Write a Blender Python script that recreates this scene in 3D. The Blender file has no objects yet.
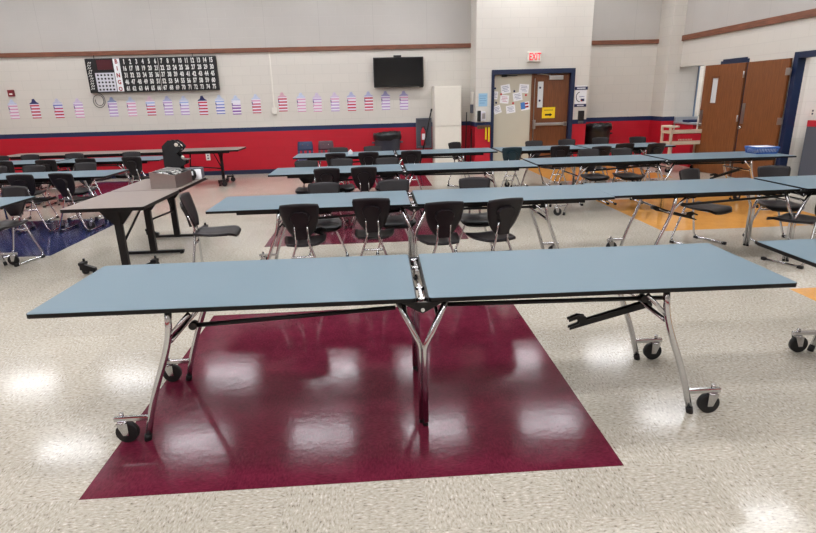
import bpy, bmesh, math, random
from mathutils import Vector, Matrix
random.seed(7)
PI = math.pi
scene = bpy.context.scene
C = scene.collection

# ------------------------------------------------------------ camera
cd = bpy.data.cameras.new('camera')
cam = bpy.data.objects.new('camera', cd)
C.objects.link(cam)
cd.sensor_fit = 'HORIZONTAL'
cd.sensor_width = 36.0
cd.lens = 540.66 / 816 * 36.0
cd.clip_start = 0.05
R_ = Vector((0.99774427, -0.06224271, -0.0251439))
U_ = Vector((0.04251048, 0.29595214, 0.95425635))
F_ = Vector((0.05195411, 0.95317269, -0.29793052))
m = Matrix((( R_.x, U_.x, -F_.x, 0.0), (R_.y, U_.y, -F_.y, 0.0), (R_.z, U_.z, -F_.z, 1.6594), (0, 0, 0, 1)))
cam.matrix_world = m
scene.camera = cam

# ------------------------------------------------------------ world, exposure
w = bpy.data.worlds.new('world')
scene.world = w
w.use_nodes = True
w.node_tree.nodes['Background'].inputs[0].default_value = (0.8, 0.85, 0.9, 1)
w.node_tree.nodes['Background'].inputs[1].default_value = 0.3
scene.view_settings.view_transform = 'Standard'
scene.view_settings.look = 'None'
scene.view_settings.gamma = 1
scene.view_settings.use_curve_mapping = False
scene.view_settings.exposure = 0.66
LAMP = 11.5           # radiance of the ceiling light diffusers
scene.cycles.max_bounces = 8
scene.cycles.diffuse_bounces = 5
scene.cycles.glossy_bounces = 4
scene.cycles.use_denoising = True

# ------------------------------------------------------------ material helpers
def s2l(c):
    def f(v):
        v /= 255.0
        return v / 12.92 if v <= 0.04045 else ((v + 0.055) / 1.055) ** 2.4
    return (f(c[0]), f(c[1]), f(c[2]), 1.0)

def mat(name, rgb, rough=0.5, metal=0.0, spec=0.5, noise=0.0, nscale=40.0, coat=0.0, bump=0.0, emit=None, estr=0.0):
    M = bpy.data.materials.new(name)
    M.use_nodes = True
    nt = M.node_tree
    b = nt.nodes['Principled BSDF']
    col = s2l(rgb)
    b.inputs['Base Color'].default_value = col
    b.inputs['Roughness'].default_value = rough
    b.inputs['Metallic'].default_value = metal
    b.inputs['Specular IOR Level'].default_value = spec
    b.inputs['Coat Weight'].default_value = coat
    if emit:
        b.inputs['Emission Color'].default_value = s2l(emit)
        b.inputs['Emission Strength'].default_value = estr
    if noise > 0 or bump > 0:
        tc = nt.nodes.new('ShaderNodeTexCoord')
        n = nt.nodes.new('ShaderNodeTexNoise')
        n.inputs['Scale'].default_value = nscale
        n.inputs['Detail'].default_value = 4
        nt.links.new(tc.outputs['Object'], n.inputs['Vector'])
        if noise > 0:
            mx = nt.nodes.new('ShaderNodeMix')
            mx.data_type = 'RGBA'
            mx.inputs['A'].default_value = tuple(max(0, v * (1 - noise)) for v in col[:3]) + (1,)
            mx.inputs['B'].default_value = tuple(min(1, v * (1 + noise)) for v in col[:3]) + (1,)
            nt.links.new(n.outputs['Fac'], mx.inputs['Factor'])
            nt.links.new(mx.outputs['Result'], b.inputs['Base Color'])
        if bump > 0:
            bp = nt.nodes.new('ShaderNodeBump')
            bp.inputs['Strength'].default_value = bump
            bp.inputs['Distance'].default_value = 0.002
            nt.links.new(n.outputs['Fac'], bp.inputs['Height'])
            nt.links.new(bp.outputs['Normal'], b.inputs['Normal'])
    return M

class NB:
    """small node-graph helper"""
    def __init__(s, name):
        s.M = bpy.data.materials.new(name)
        s.M.use_nodes = True
        s.nt = s.M.node_tree
        s.b = s.nt.nodes['Principled BSDF']
    def node(s, t, **kw):
        n = s.nt.nodes.new(t)
        for k, v in kw.items():
            setattr(n, k, v)
        return n
    def link(s, a, b):
        s.nt.links.new(a, b)
    def math(s, op, a, b=0.0):
        n = s.node('ShaderNodeMath', operation=op)
        for i, v in enumerate((a, b)):
            if isinstance(v, (int, float)):
                n.inputs[i].default_value = v
            else:
                s.link(v, n.inputs[i])
        return n.outputs[0]
    def mix(s, fac, a, b):
        n = s.node('ShaderNodeMix', data_type='RGBA')
        for k, v in (('Factor', fac), ('A', a), ('B', b)):
            if isinstance(v, (int, float)):
                n.inputs[k].default_value = v
            elif isinstance(v, tuple):
                n.inputs[k].default_value = v
            else:
                s.link(v, n.inputs[k])
        return n.outputs['Result']
    def xyz(s):
        g = s.node('ShaderNodeNewGeometry')
        sp = s.node('ShaderNodeSeparateXYZ')
        s.link(g.outputs['Position'], sp.inputs[0])
        return g.outputs['Position'], sp.outputs[0], sp.outputs[1], sp.outputs[2]
    def noise(s, vec, scale, detail=3.0, rough=0.5):
        n = s.node('ShaderNodeTexNoise')
        n.inputs['Scale'].default_value = scale
        n.inputs['Detail'].default_value = detail
        n.inputs['Roughness'].default_value = rough
        s.link(vec, n.inputs['Vector'])
        return n.outputs['Fac']
    def ramp(s, fac, stops):
        n = s.node('ShaderNodeValToRGB')
        e = n.color_ramp.elements
        e[0].position, e[0].color = stops[0]
        e[1].position, e[1].color = stops[-1]
        for p, c in stops[1:-1]:
            k = e.new(p)
            k.color = c
        s.link(fac, n.inputs[0])
        return n.outputs['Color']

def floor_material():
    g = NB('waxed_vinyl_tile')
    pos, x, y, z = g.xyz()
    T = 0.3048
    # per tile value
    def snap(v):
        return g.math('FLOOR', g.math('DIVIDE', v, T))
    ox, oy = g.math('ADD', x, 1.37), g.math('SUBTRACT', y, 2.06)
    tx, ty = snap(ox), snap(oy)
    cmb = g.node('ShaderNodeCombineXYZ')
    g.link(tx, cmb.inputs[0]); g.link(ty, cmb.inputs[1])
    wn = g.node('ShaderNodeTexWhiteNoise', noise_dimensions='3D')
    g.link(cmb.outputs[0], wn.inputs['Vector'])
    # streaks that turn direction from tile to tile
    par = g.math('MODULO', g.math('ABSOLUTE', g.math('ADD', tx, ty)), 2.0)
    mp1 = g.node('ShaderNodeMapping'); mp1.inputs['Scale'].default_value = (64, 26, 1); g.link(pos, mp1.inputs[0])
    mp2 = g.node('ShaderNodeMapping'); mp2.inputs['Scale'].default_value = (26, 64, 1); g.link(pos, mp2.inputs[0])
    n1 = g.noise(mp1.outputs[0], 1.6, 3, 0.6); n2 = g.noise(mp2.outputs[0], 1.6, 3, 0.6)
    st = g.node('ShaderNodeMix', data_type='FLOAT')
    g.link(par, st.inputs[0]); g.link(n1, st.inputs[2]); g.link(n2, st.inputs[3])
    streak = st.outputs[0]
    big = g.noise(pos, 0.9, 3)
    base = g.ramp(streak, [(0.29, s2l((104, 95, 82))), (0.39, s2l((170, 162, 148))), (0.50, s2l((184, 177, 163))), (0.60, s2l((192, 185, 172))), (0.72, s2l((226, 222, 213)))])
    mott = g.noise(pos, 9, 5, 0.7)
    both = g.math('ADD', g.math('MULTIPLY', streak, 0.6), g.math('MULTIPLY', mott, 0.4))
    def colour(c, spread=0.26):
        l = s2l(c)
        lo = tuple(v * (1 - spread) for v in l[:3]) + (1,)
        hi = tuple(min(1, v * (1 + spread)) for v in l[:3]) + (1,)
        return g.ramp(both, [(0.34, lo), (0.64, hi)])
    def rects(x0, x1, ys):
        acc = None
        xm = g.math('MULTIPLY', g.math('GREATER_THAN', x, x0), g.math('LESS_THAN', x, x1))
        for a, b_ in ys:
            r = g.math('MULTIPLY', xm, g.math('MULTIPLY', g.math('GREATER_THAN', y, a), g.math('LESS_THAN', y, b_)))
            acc = r if acc is None else g.math('MAXIMUM', acc, r)
        return acc
    YS = [(2.062, 4.195), (6.33, 8.46), (10.55, 12.73)]
    c = g.mix(rects(-1.372, 1.095, YS), base, colour((96, 30, 48), 0.34))
    c = g.mix(rects(3.52, 5.96, YS), c, colour((212, 152, 78), 0.12))
    c = g.mix(rects(-6.28, -3.84, YS), c, colour((38, 46, 86), 0.2))
    # tile to tile tone and the joint
    tone = g.math('ADD', 0.95, g.math('MULTIPLY', wn.outputs['Value'], 0.08))
    tone = g.math('MULTIPLY', tone, g.math('ADD', 0.93, g.math('MULTIPLY', big, 0.14)))
    fx = g.math('ABSOLUTE', g.math('SUBTRACT', g.math('FRACT', g.math('DIVIDE', ox, T)), 0.5))
    fy = g.math('ABSOLUTE', g.math('SUBTRACT', g.math('FRACT', g.math('DIVIDE', oy, T)), 0.5))
    joint = g.math('GREATER_THAN', g.math('MAXIMUM', fx, fy), 0.4975)
    tone = g.math('MULTIPLY', tone, g.math('SUBTRACT', 1.0, g.math('MULTIPLY', joint, 0.10)))
    hs = g.node('ShaderNodeVectorMath', operation='SCALE')
    g.link(c, hs.inputs[0]); g.link(tone, hs.inputs['Scale'])
    g.link(hs.outputs[0], g.b.inputs['Base Color'])
    g.b.inputs['Roughness'].default_value = 0.2
    g.b.inputs['Specular IOR Level'].default_value = 0.22
    rr = g.math('ADD', 0.075, g.math('MULTIPLY', g.noise(pos, 5.0, 4), 0.10))
    g.link(rr, g.b.inputs['Roughness'])
    bp = g.node('ShaderNodeBump'); bp.inputs['Strength'].default_value = 0.10; bp.inputs['Distance'].default_value = 0.004
    g.link(g.noise(pos, 22, 4), bp.inputs['Height']); g.link(bp.outputs[0], g.b.inputs['Normal'])
    return g.M

def block_material(name, banded=True, panels=True, cream=(210, 205, 196)):
    """painted concrete block: cream above, navy stripe and red below; fabric-grey panels over the wood trim"""
    g = NB(name)
    pos, x, y, z = g.xyz()
    u = g.math('ADD', x, y)
    cmb = g.node('ShaderNodeCombineXYZ')
    g.link(u, cmb.inputs[0]); g.link(z, cmb.inputs[1])
    br = g.node('ShaderNodeTexBrick')
    br.offset = 0.5
    br.inputs['Scale'].default_value = 1.0
    br.inputs['Mortar Size'].default_value = 0.006
    br.inputs['Mortar Smooth'].default_value = 0.6
    br.inputs['Brick Width'].default_value = 0.4064
    br.inputs['Row Height'].default_value = 0.2032
    br.inputs['Color1'].default_value = (1, 1, 1, 1)
    br.inputs['Color2'].default_value = (0.98, 0.98, 0.98, 1)
    br.inputs['Mortar'].default_value = (0.9, 0.9, 0.9, 1)
    g.link(cmb.outputs[0], br.inputs['Vector'])
    c = g.mix(0.0, s2l(cream), s2l(cream))
    if banded:
        wav = g.math('ADD', z, g.math('MULTIPLY', g.math('SUBTRACT', g.noise(pos, 6, 2), 0.5), 0.006))
        c = g.mix(g.math('LESS_THAN', wav, 1.085), c, s2l((28, 44, 82)))
        c = g.mix(g.math('LESS_THAN', wav, 0.985), c, s2l((184, 26, 44)))
    mul = g.node('ShaderNodeMix', data_type='RGBA', blend_type='MULTIPLY')
    mul.inputs['Factor'].default_value = 1.0
    g.link(c, mul.inputs['A']); g.link(br.outputs['Color'], mul.inputs['B'])
    col = mul.outputs['Result']
    if panels:
        up = g.math('GREATER_THAN', z, 2.8)
        pn = g.math('ABSOLUTE', g.math('SUBTRACT', g.math('FRACT', g.math('DIVIDE', u, 1.219)), 0.5))
        seam = g.math('GREATER_THAN', pn, 0.4965)
        pc = g.mix(g.noise(pos, 0.7, 4), s2l((172, 168, 163)), s2l((194, 190, 184)))
        pc = g.mix(g.math('MULTIPLY', seam, 0.25), pc, s2l((120, 116, 112)))
        col = g.mix(up, col, pc)
    g.link(col, g.b.inputs['Base Color'])
    g.b.inputs['Roughness'].default_value = 0.42
    g.b.inputs['Specular IOR Level'].default_value = 0.4
    bp = g.node('ShaderNodeBump'); bp.inputs['Strength'].default_value = 0.35; bp.inputs['Distance'].default_value = 0.004
    g.link(br.outputs['Fac'], bp.inputs['Height']); bp.invert = True
    g.link(bp.outputs[0], g.b.inputs['Normal'])
    return g.M

def wood_material(name, dark, light, rough=0.4, scale=(14, 14, 1.2)):
    g = NB(name)
    tc = g.node('ShaderNodeTexCoord')
    mp = g.node('ShaderNodeMapping'); mp.inputs['Scale'].default_value = scale
    g.link(tc.outputs['Object'], mp.inputs[0])
    n = g.noise(mp.outputs[0], 3.0, 6, 0.6)
    g.link(g.ramp(n, [(0.3, s2l(dark)), (0.7, s2l(light))]), g.b.inputs['Base Color'])
    g.b.inputs['Roughness'].default_value = rough
    return g.M

MT = {}
MT['floor'] = floor_material()
MT['block'] = block_material('painted_block')
MT['entry'] = block_material('painted_block_entry', panels=False)
MT['plain'] = block_material('painted_block_plain', banded=False, panels=False, cream=(222, 218, 210))
MT['right'] = block_material('painted_block_cream', banded=False, panels=True)
MT['ceiling'] = mat('ceiling_tile', (214, 212, 206), 0.9, noise=0.05, nscale=60)
MT['trim'] = wood_material('stained_trim', (98, 58, 40), (138, 86, 62), 0.5, (1.2, 1.2, 14))
MT['navy'] = mat('navy_paint', (20, 35, 67), 0.35, noise=0.06, nscale=12)
MT['basenavy'] = mat('navy_base', (26, 34, 62), 0.45, noise=0.08, nscale=12)
MT['door'] = wood_material('brown_door', (92, 52, 26), (122, 72, 38), 0.38)
MT['door2'] = wood_material('brown_door_wide', (106, 60, 28), (134, 80, 42), 0.4)
MT['laminate'] = mat('blue_laminate', (95, 118, 130), 0.42, noise=0.035, nscale=220, spec=0.5)
MT['grey_lam'] = mat('grey_nebula_laminate', (140, 127, 119), 0.35, noise=0.10, nscale=30, spec=0.5)
MT['edge'] = mat('black_edge', (9, 9, 10), 0.4, noise=0.1, spec=0.3, nscale=30)
MT['black_metal'] = mat('black_enamel', (11, 11, 12), 0.4, noise=0.1, spec=0.35, nscale=30)
MT['chrome'] = mat('chrome', (205, 205, 208), 0.14, metal=1.0, noise=0.06, nscale=60)
MT['steel'] = mat('brushed_steel', (184, 180, 177), 0.3, metal=1.0, noise=0.08, nscale=50)
MT['rubber'] = mat('black_rubber', (16, 16, 17), 0.6, noise=0.12, nscale=60)
MT['shell'] = mat('charcoal_plastic', (27, 22, 25), 0.42, noise=0.06, nscale=90, bump=0.15, spec=0.35)
MT['teal'] = mat('dark_teal_plastic', (14, 44, 54), 0.42, noise=0.06, nscale=90)
MT['bluep'] = mat('blue_plastic', (30, 46, 82), 0.42, noise=0.05, nscale=60)
MT['brownp'] = mat('burgundy_plastic', (76, 46, 56), 0.42, noise=0.05, nscale=60)
MT['white'] = mat('white_enamel', (226, 222, 212), 0.45, noise=0.03, nscale=20)
MT['ivory'] = mat('ivory_enamel', (226, 221, 209), 0.4, noise=0.03, nscale=20)
MT['paper'] = mat('white_paper', (232, 232, 234), 0.8, noise=0.02, nscale=20)
MT['screen'] = mat('tv_screen', (8, 10, 14), 0.12, noise=0.05, nscale=3)
MT['bezel'] = mat('tv_bezel', (12, 12, 13), 0.3, noise=0.05, nscale=30)
MT['board'] = mat('board_black', (12, 12, 14), 0.6, noise=0.08, nscale=20)
MT['numerals'] = mat('board_white', (222, 222, 218), 0.6, noise=0.03, nscale=20)
MT['red_letters'] = mat('red_letters', (150, 34, 40), 0.6, noise=0.05, nscale=20)
MT['display'] = mat('dark_red_display', (74, 14, 26), 0.3, noise=0.08, nscale=10)
MT['card'] = mat('bingo_card', (206, 206, 214), 0.6, noise=0.03, nscale=20)
MT['red'] = mat('red_plastic', (190, 30, 48), 0.4, noise=0.06, nscale=20)
MT['tan'] = mat('tan_plastic', (206, 188, 168), 0.5, noise=0.04, nscale=20)
MT['yellow'] = mat('yellow_sign', (236, 200, 20), 0.5, noise=0.03, nscale=20)
MT['bagblack'] = mat('black_bag', (18, 18, 20), 0.3, noise=0.2, nscale=25, bump=0.6)
MT['barrel'] = mat('grey_barrel', (66, 72, 82), 0.5, noise=0.05, nscale=20)
MT['barrel2'] = mat('black_barrel', (36, 36, 39), 0.5, noise=0.05, nscale=20)
MT['glassdoor'] = mat('door_lite_paper', (206, 208, 208), 0.4, noise=0.03, nscale=20)
MT['beige_door'] = mat('beige_paper_door', (190, 184, 166), 0.55, noise=0.04, nscale=4)
MT['lightblue'] = mat('light_blue_paper', (150, 190, 216), 0.8, noise=0.03, nscale=20)
MT['basket'] = mat('blue_basket', (52, 98, 172), 0.4, noise=0.05, nscale=20)
MT['exitred'] = mat('exit_red', (214, 40, 56), 0.5, noise=0.02, nscale=20, emit=(230, 40, 50), estr=0.5)
MT['greybin'] = mat('grey_bin', (86, 88, 97), 0.45, noise=0.05, nscale=20)
MT['lens'] = mat('light_diffuser', (240, 240, 236), 0.5, noise=0.01, nscale=20, emit=(249, 250, 255), estr=LAMP)
MT['navysign'] = mat('navy_sign', (30, 34, 76), 0.5, noise=0.04, nscale=20)
MT['darkhood'] = mat('black_hood', (14, 16, 20), 0.6, noise=0.06, nscale=20)
MT['cord'] = mat('grey_cord', (60, 60, 62), 0.5, noise=0.05, nscale=20)
MT['key'] = wood_material('rack_wood', (84, 56, 36), (118, 82, 54), 0.5)

# ------------------------------------------------------------ mesh helpers
class MB:
    def __init__(s):
        s.bm = bmesh.new()
    def box(s, x0, x1, y0, y1, z0, z1, bev=0.0, mi=0):
        b = bmesh.new()
        bmesh.ops.create_cube(b, size=1.0)
        for v in b.verts:
            v.co = Vector(((x0 + x1) / 2 + v.co.x * (x1 - x0), (y0 + y1) / 2 + v.co.y * (y1 - y0), (z0 + z1) / 2 + v.co.z * (z1 - z0)))
        if bev > 0:
            bmesh.ops.bevel(b, geom=list(b.edges), offset=bev, segments=2, affect='EDGES', profile=0.6)
        s.merge(b, mi)
        return s
    def merge(s, b, mi=0, mx=None):
        bmesh.ops.recalc_face_normals(b, faces=list(b.faces))
        vm = {}
        for v in b.verts:
            vm[v] = s.bm.verts.new(mx @ v.co if mx else v.co)
        for f in b.faces:
            try:
                nf = s.bm.faces.new([vm[v] for v in f.verts])
                nf.material_index = mi
                nf.smooth = f.smooth
            except ValueError:
                pass
        b.free()
    def tube(s, pts, r, n=8, mi=0, r2=None, up=None):
        """sweep a round (or oval r x r2) section along pts"""
        P = [Vector(p) for p in pts]
        b = bmesh.new()
        rings = []
        t0 = (P[1] - P[0]).normalized()
        a = Vector(up) if up else (Vector((0, 0, 1)) if abs(t0.z) < 0.9 else Vector((0, 1, 0)))
        a = (a - t0 * a.dot(t0)).normalized()
        for i, p in enumerate(P):
            if i == 0: t = (P[1] - P[0]).normalized()
            elif i == len(P) - 1: t = (P[-1] - P[-2]).normalized()
            else: t = ((P[i + 1] - p).normalized() + (p - P[i - 1]).normalized()).normalized()
            a = (a - t * a.dot(t)).normalized()
            c = t.cross(a)
            rings.append([b.verts.new(p + a * (r2 or r) * math.cos(2 * PI * k / n) + c * r * math.sin(2 * PI * k / n)) for k in range(n)])
        for q in range(len(rings) - 1):
            for k in range(n):
                f = b.faces.new([rings[q][k], rings[q][(k + 1) % n], rings[q + 1][(k + 1) % n], rings[q + 1][k]])
                f.smooth = True
        b.faces.new(rings[0][::-1]); b.faces.new(rings[-1])
        s.merge(b, mi)
        return s
    def cyl(s, p0, p1, r, n=16, mi=0, r_end=None):
        P0, P1 = Vector(p0), Vector(p1)
        t = (P1 - P0).normalized()
        a = Vector((0, 0, 1)) if abs(t.z) < 0.9 else Vector((1, 0, 0))
        a = (a - t * a.dot(t)).normalized(); c = t.cross(a)
        b = bmesh.new()
        R2 = r if r_end is None else r_end
        A = [b.verts.new(P0 + (a * math.cos(2 * PI * k / n) + c * math.sin(2 * PI * k / n)) * r) for k in range(n)]
        B = [b.verts.new(P1 + (a * math.cos(2 * PI * k / n) + c * math.sin(2 * PI * k / n)) * R2) for k in range(n)]
        for k in range(n):
            f = b.faces.new([A[k], A[(k + 1) % n], B[(k + 1) % n], B[k]]); f.smooth = True
        b.faces.new(A[::-1]); b.faces.new(B)
        s.merge(b, mi)
        return s
    def prism(s, poly, axis, lo, hi, mi=0, bev=0.0):
        """poly: 2D points; axis 'x': (y,z), 'y': (x,z), 'z': (x,y)"""
        def P(a, b_, c):
            return {'x': (c, a, b_), 'y': (a, c, b_), 'z': (a, b_, c)}[axis]
        b = bmesh.new()
        A = [b.verts.new(P(p[0], p[1], lo)) for p in poly]
        B = [b.verts.new(P(p[0], p[1], hi)) for p in poly]
        n = len(poly)
        for k in range(n):
            b.faces.new([A[k], A[(k + 1) % n], B[(k + 1) % n], B[k]])
        b.faces.new(A[::-1]); b.faces.new(B)
        if bev > 0:
            bmesh.ops.recalc_face_normals(b, faces=list(b.faces))
            bmesh.ops.bevel(b, geom=list(b.edges), offset=bev, segments=2, affect='EDGES')
        s.merge(b, mi)
        return s
    def lathe(s, prof, n=24, cx=0, cy=0, mi=0):
        b = bmesh.new()
        rings = [[b.verts.new((cx + r * math.cos(2 * PI * k / n), cy + r * math.sin(2 * PI * k / n), z)) for k in range(n)] for r, z in prof]
        for q in range(len(rings) - 1):
            for k in range(n):
                f = b.faces.new([rings[q][k], rings[q][(k + 1) % n], rings[q + 1][(k + 1) % n], rings[q + 1][k]]); f.smooth = True
        b.faces.new(rings[0][::-1]); b.faces.new(rings[-1])
        s.merge(b, mi)
        return s
    def sheet(s, fn, nu, nv, th, mi=0):
        """fn(u,v) -> (point, normal); closed slab of thickness th behind it"""
        b = bmesh.new()
        A, B = [], []
        for j in range(nv + 1):
            ra, rb = [], []
            for i in range(nu + 1):
                p, nrm = fn(i / nu, j / nv)
                ra.append(b.verts.new(p)); rb.append(b.verts.new(Vector(p) - Vector(nrm) * th))
            A.append(ra); B.append(rb)
        def q(a, b_, c, d):
            f = b.faces.new([a, b_, c, d]); f.smooth = True
        for j in range(nv):
            for i in range(nu):
                q(A[j][i], A[j][i + 1], A[j + 1][i + 1], A[j + 1][i])
                q(B[j][i + 1], B[j][i], B[j + 1][i], B[j + 1][i + 1])
        for i in range(nu):
            q(B[0][i], B[0][i + 1], A[0][i + 1], A[0][i]); q(A[nv][i], A[nv][i + 1], B[nv][i + 1], B[nv][i])
        for j in range(nv):
            q(A[j][0], A[j + 1][0], B[j + 1][0], B[j][0]); q(B[j][nu], B[j + 1][nu], A[j + 1][nu], A[j][nu])
        s.merge(b, mi)
        return s
    def build(s, name, mats, parent=None):
        me = bpy.data.meshes.new(name)
        s.bm.normal_update()
        s.bm.to_mesh(me); s.bm.free()
        for mm in (mats if isinstance(mats, (list, tuple)) else [mats]):
            me.materials.append(mm)
        o = bpy.data.objects.new(name, me)
        C.objects.link(o)
        if parent: o.parent = parent
        return o

def fillet(pts, rad, n=4):
    P = [Vector(p) for p in pts]
    out = [P[0]]
    for i in range(1, len(P) - 1):
        a, b_, c = P[i - 1], P[i], P[i + 1]
        d1 = min(rad, (a - b_).length * 0.45); d2 = min(rad, (c - b_).length * 0.45)
        p1 = b_ + (a - b_).normalized() * d1; p2 = b_ + (c - b_).normalized() * d2
        for k in range(n + 1):
            t = k / n
            out.append(p1 * (1 - t) ** 2 + b_ * 2 * t * (1 - t) + p2 * t * t)
    out.append(P[-1])
    return out

def rrect(x0, x1, y0, y1, r, n=4):
    pts = []
    for cx, cy, a0 in ((x1 - r, y1 - r, 0), (x0 + r, y1 - r, 90), (x0 + r, y0 + r, 180), (x1 - r, y0 + r, 270)):
        for k in range(n + 1):
            a = math.radians(a0 + 90 * k / n)
            pts.append((cx + r * math.cos(a), cy + r * math.sin(a)))
    return pts

def tag(o, label=None, cat=None, group=None, kind=None):
    if label: o['label'] = label
    if cat: o['category'] = cat
    if group: o['group'] = group
    if kind: o['kind'] = kind
    return o
def thing(name, label, cat, loc=(0, 0, 0), rz=0.0, group=None):
    o = bpy.data.objects.new(name, None)
    C.objects.link(o)
    o.location = loc; o.rotation_euler = (0, 0, rz)
    o.empty_display_size = 0.1
    return tag(o, label, cat, group)
def struct(name, mb, m_, parent=None):
    o = mb.build(name, m_, parent)
    if not parent: o['kind'] = 'structure'
    return o
KIDS = {}
def kids(o):
    return [c for c in bpy.data.objects if c.parent == o]
def dup(root, loc, rz, label, group=None):
    if root.name not in KIDS:
        KIDS[root.name] = [(c, kids(c)) for c in kids(root)]
    r = root.copy(); C.objects.link(r)
    r.location = loc; r.rotation_euler = (0, 0, rz); r['label'] = label
    if group: r['group'] = group
    for c, sub in KIDS[root.name]:
        d = c.copy(); C.objects.link(d); d.parent = r
        for g in sub:
            e = g.copy(); C.objects.link(e); e.parent = d
    return r

def text_bm(target, body, x, z, height, y, condense=1.0, bold=0.0, align='CENTER', depth=0.002, mi=0, mx=None):
    """flat lettering facing -Y, centred at x,z"""
    cu = bpy.data.curves.new('lettering', 'FONT')
    cu.body = body; cu.align_x = align; cu.size = 1.0; cu.offset = bold; cu.extrude = 0.0; cu.resolution_u = 3
    o = bpy.data.objects.new('lettering', cu)
    C.objects.link(o)
    dg = bpy.context.evaluated_depsgraph_get()
    me = bpy.data.meshes.new_from_object(o.evaluated_get(dg))
    b = bmesh.new(); b.from_mesh(me)
    bpy.data.objects.remove(o); bpy.data.curves.remove(cu); bpy.data.meshes.remove(me)
    if not b.verts: return
    zmin = min(v.co.y for v in b.verts); zmax = max(v.co.y for v in b.verts)
    xmin = min(v.co.x for v in b.verts); xmax = max(v.co.x for v in b.verts)
    k = height / max(1e-6, zmax - zmin)
    xm, zm = (xmin + xmax) / 2, (zmin + zmax) / 2
    for v in b.verts:
        v.co = Vector((x + (v.co.x - xm) * k * condense, y, z + (v.co.y - zm) * k))
    r = bmesh.ops.extrude_face_region(b, geom=list(b.faces))
    for v in [e for e in r['geom'] if isinstance(e, bmesh.types.BMVert)]:
        v.co.y += depth
    target.merge(b, mi, mx)

# ============================================================ SETTING
D, XR, H = 13.33, 7.05, 4.6
XL, YF = -10.0, -4.5
ENT_Y, ENT_X0, ENT_X1 = 12.6, 2.31, 4.88
struct('floor', MB().box(XL - .2, 12.0, YF - .2, 16.5, -0.1, 0.0), MT['floor'])
struct('ceiling', MB().box(XL - .2, 12.0, YF - .2, 16.5, H, H + 0.1), MT['ceiling'])
struct('wall_back', MB().box(XL - .2, XR + .2, D, D + .2, 0, H), MT['block'])
struct('wall_left', MB().box(XL - .2, XL, YF, D, 0, H), MT['block'])
struct('wall_front', MB().box(XL - .2, XR + .2, YF - .2, YF, 0, H), MT['block'])
wr = MB()
wr.box(XR, XR + .2, YF, 7.75, 0, H).box(XR, XR + .2, 7.75, 9.12, 2.14, H).box(XR, XR + .2, 9.12, 10.42, 0, H)
wr.box(XR, XR + .2, 10.42, 11.15, 2.14, H).box(XR, XR + .2, 11.15, 11.8, 0, H).box(XR, XR + .2, 11.8, 12.75, 2.17, H)
struct('wall_right', wr, MT['right'])
# the projecting entry wall with its doorway
we = MB()
we.box(ENT_X0, 2.70, ENT_Y, D, 0, H).box(4.52, ENT_X1, ENT_Y, D, 0, H).box(2.70, 4.52, ENT_Y, D, 2.17, H).box(2.70, 4.52, ENT_Y + .16, D, 0, 2.17)
struct('wall_entry', we, MT['entry'])
struct('wall_corner', MB().box(6.76, XR, 12.75, D, 0, H), MT['entry'])
# rooms glimpsed through the openings on the right
struct('wall_corridor', MB().box(XR + .2, 11.8, 9.14, 9.24, 0, 3.0), MT['plain'])
struct('wall_corridor_end', MB().box(11.7, 11.8, YF, 9.14, 0, 3.0), MT['plain'])
wk = MB()
wk.box(XR, 7.52, 12.78, 12.88, 0, 3.0).box(8.25, 11.8, 12.78, 12.88, 0, 3.0).box(7.52, 8.25, 12.78, 12.88, 2.2, 3.0).box(11.7, 11.8, 9.24, 12.78, 0, 3.0)
struct('wall_kitchen', wk, MT['right'])
struct('wall_pantry', MB().box(6.8, 11.8, 15.9, 16.0, 0, 3.0).box(6.8, 7.26, 13.53, 15.9, 0, 3.0).box(11.7, 11.8, 12.88, 15.9, 0, 3.0), MT['plain'])
struct('ceiling_kitchen', MB().box(XR + .2, 11.8, 6.0, 9.14, 3.0, 3.08).box(XR + .2, 11.8, 9.14, 16.0, 3.0, 3.08), MT['ceiling'])
struct('trim_1', MB().box(7.50, 7.53, 12.755, 12.79, 0, 2.22).box(8.24, 8.27, 12.755, 12.79, 0, 2.22).box(7.50, 8.27, 12.755, 12.79, 2.19, 2.23), mat('blue_grey_frame', (118, 136, 158), .4, noise=.04))
# wood trim
struct('trim_2', MB().box(XL, ENT_X0, D - .045, D, 2.725, 2.82, 0.006), MT['trim'])
struct('trim_3', MB().box(ENT_X1, 6.76, D - .045, D, 2.725, 2.82, 0.006), MT['trim'])
struct('trim_4', MB().box(XR - .045, XR, YF, 12.75, 2.725, 2.84, 0.006), MT['trim'])
# navy base
struct('baseboard_back', MB().box(XL, ENT_X0, D - .012, D, 0, 0.10, .003).box(ENT_X1, 6.76, D - .012, D, 0, .10, .003), MT['basenavy'])
struct('baseboard_entry', MB().box(ENT_X0, 2.70, ENT_Y - .012, ENT_Y, 0, .10, .003).box(4.52, ENT_X1, ENT_Y - .012, ENT_Y, 0, .10, .003).box(ENT_X0 - .012, ENT_X0, ENT_Y, D - .012, 0, .1, .003), MT['basenavy'])
struct('baseboard_right', MB().box(XR - .012, XR, YF, 7.68, 0, .1, .003).box(XR - .012, XR, 11.25, 11.8, 0, .1, .003), MT['basenavy'])
struct('baseboard_left', MB().box(XL, XL + .012, YF, D - .02, 0, .1, .003), MT['basenavy'])

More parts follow.
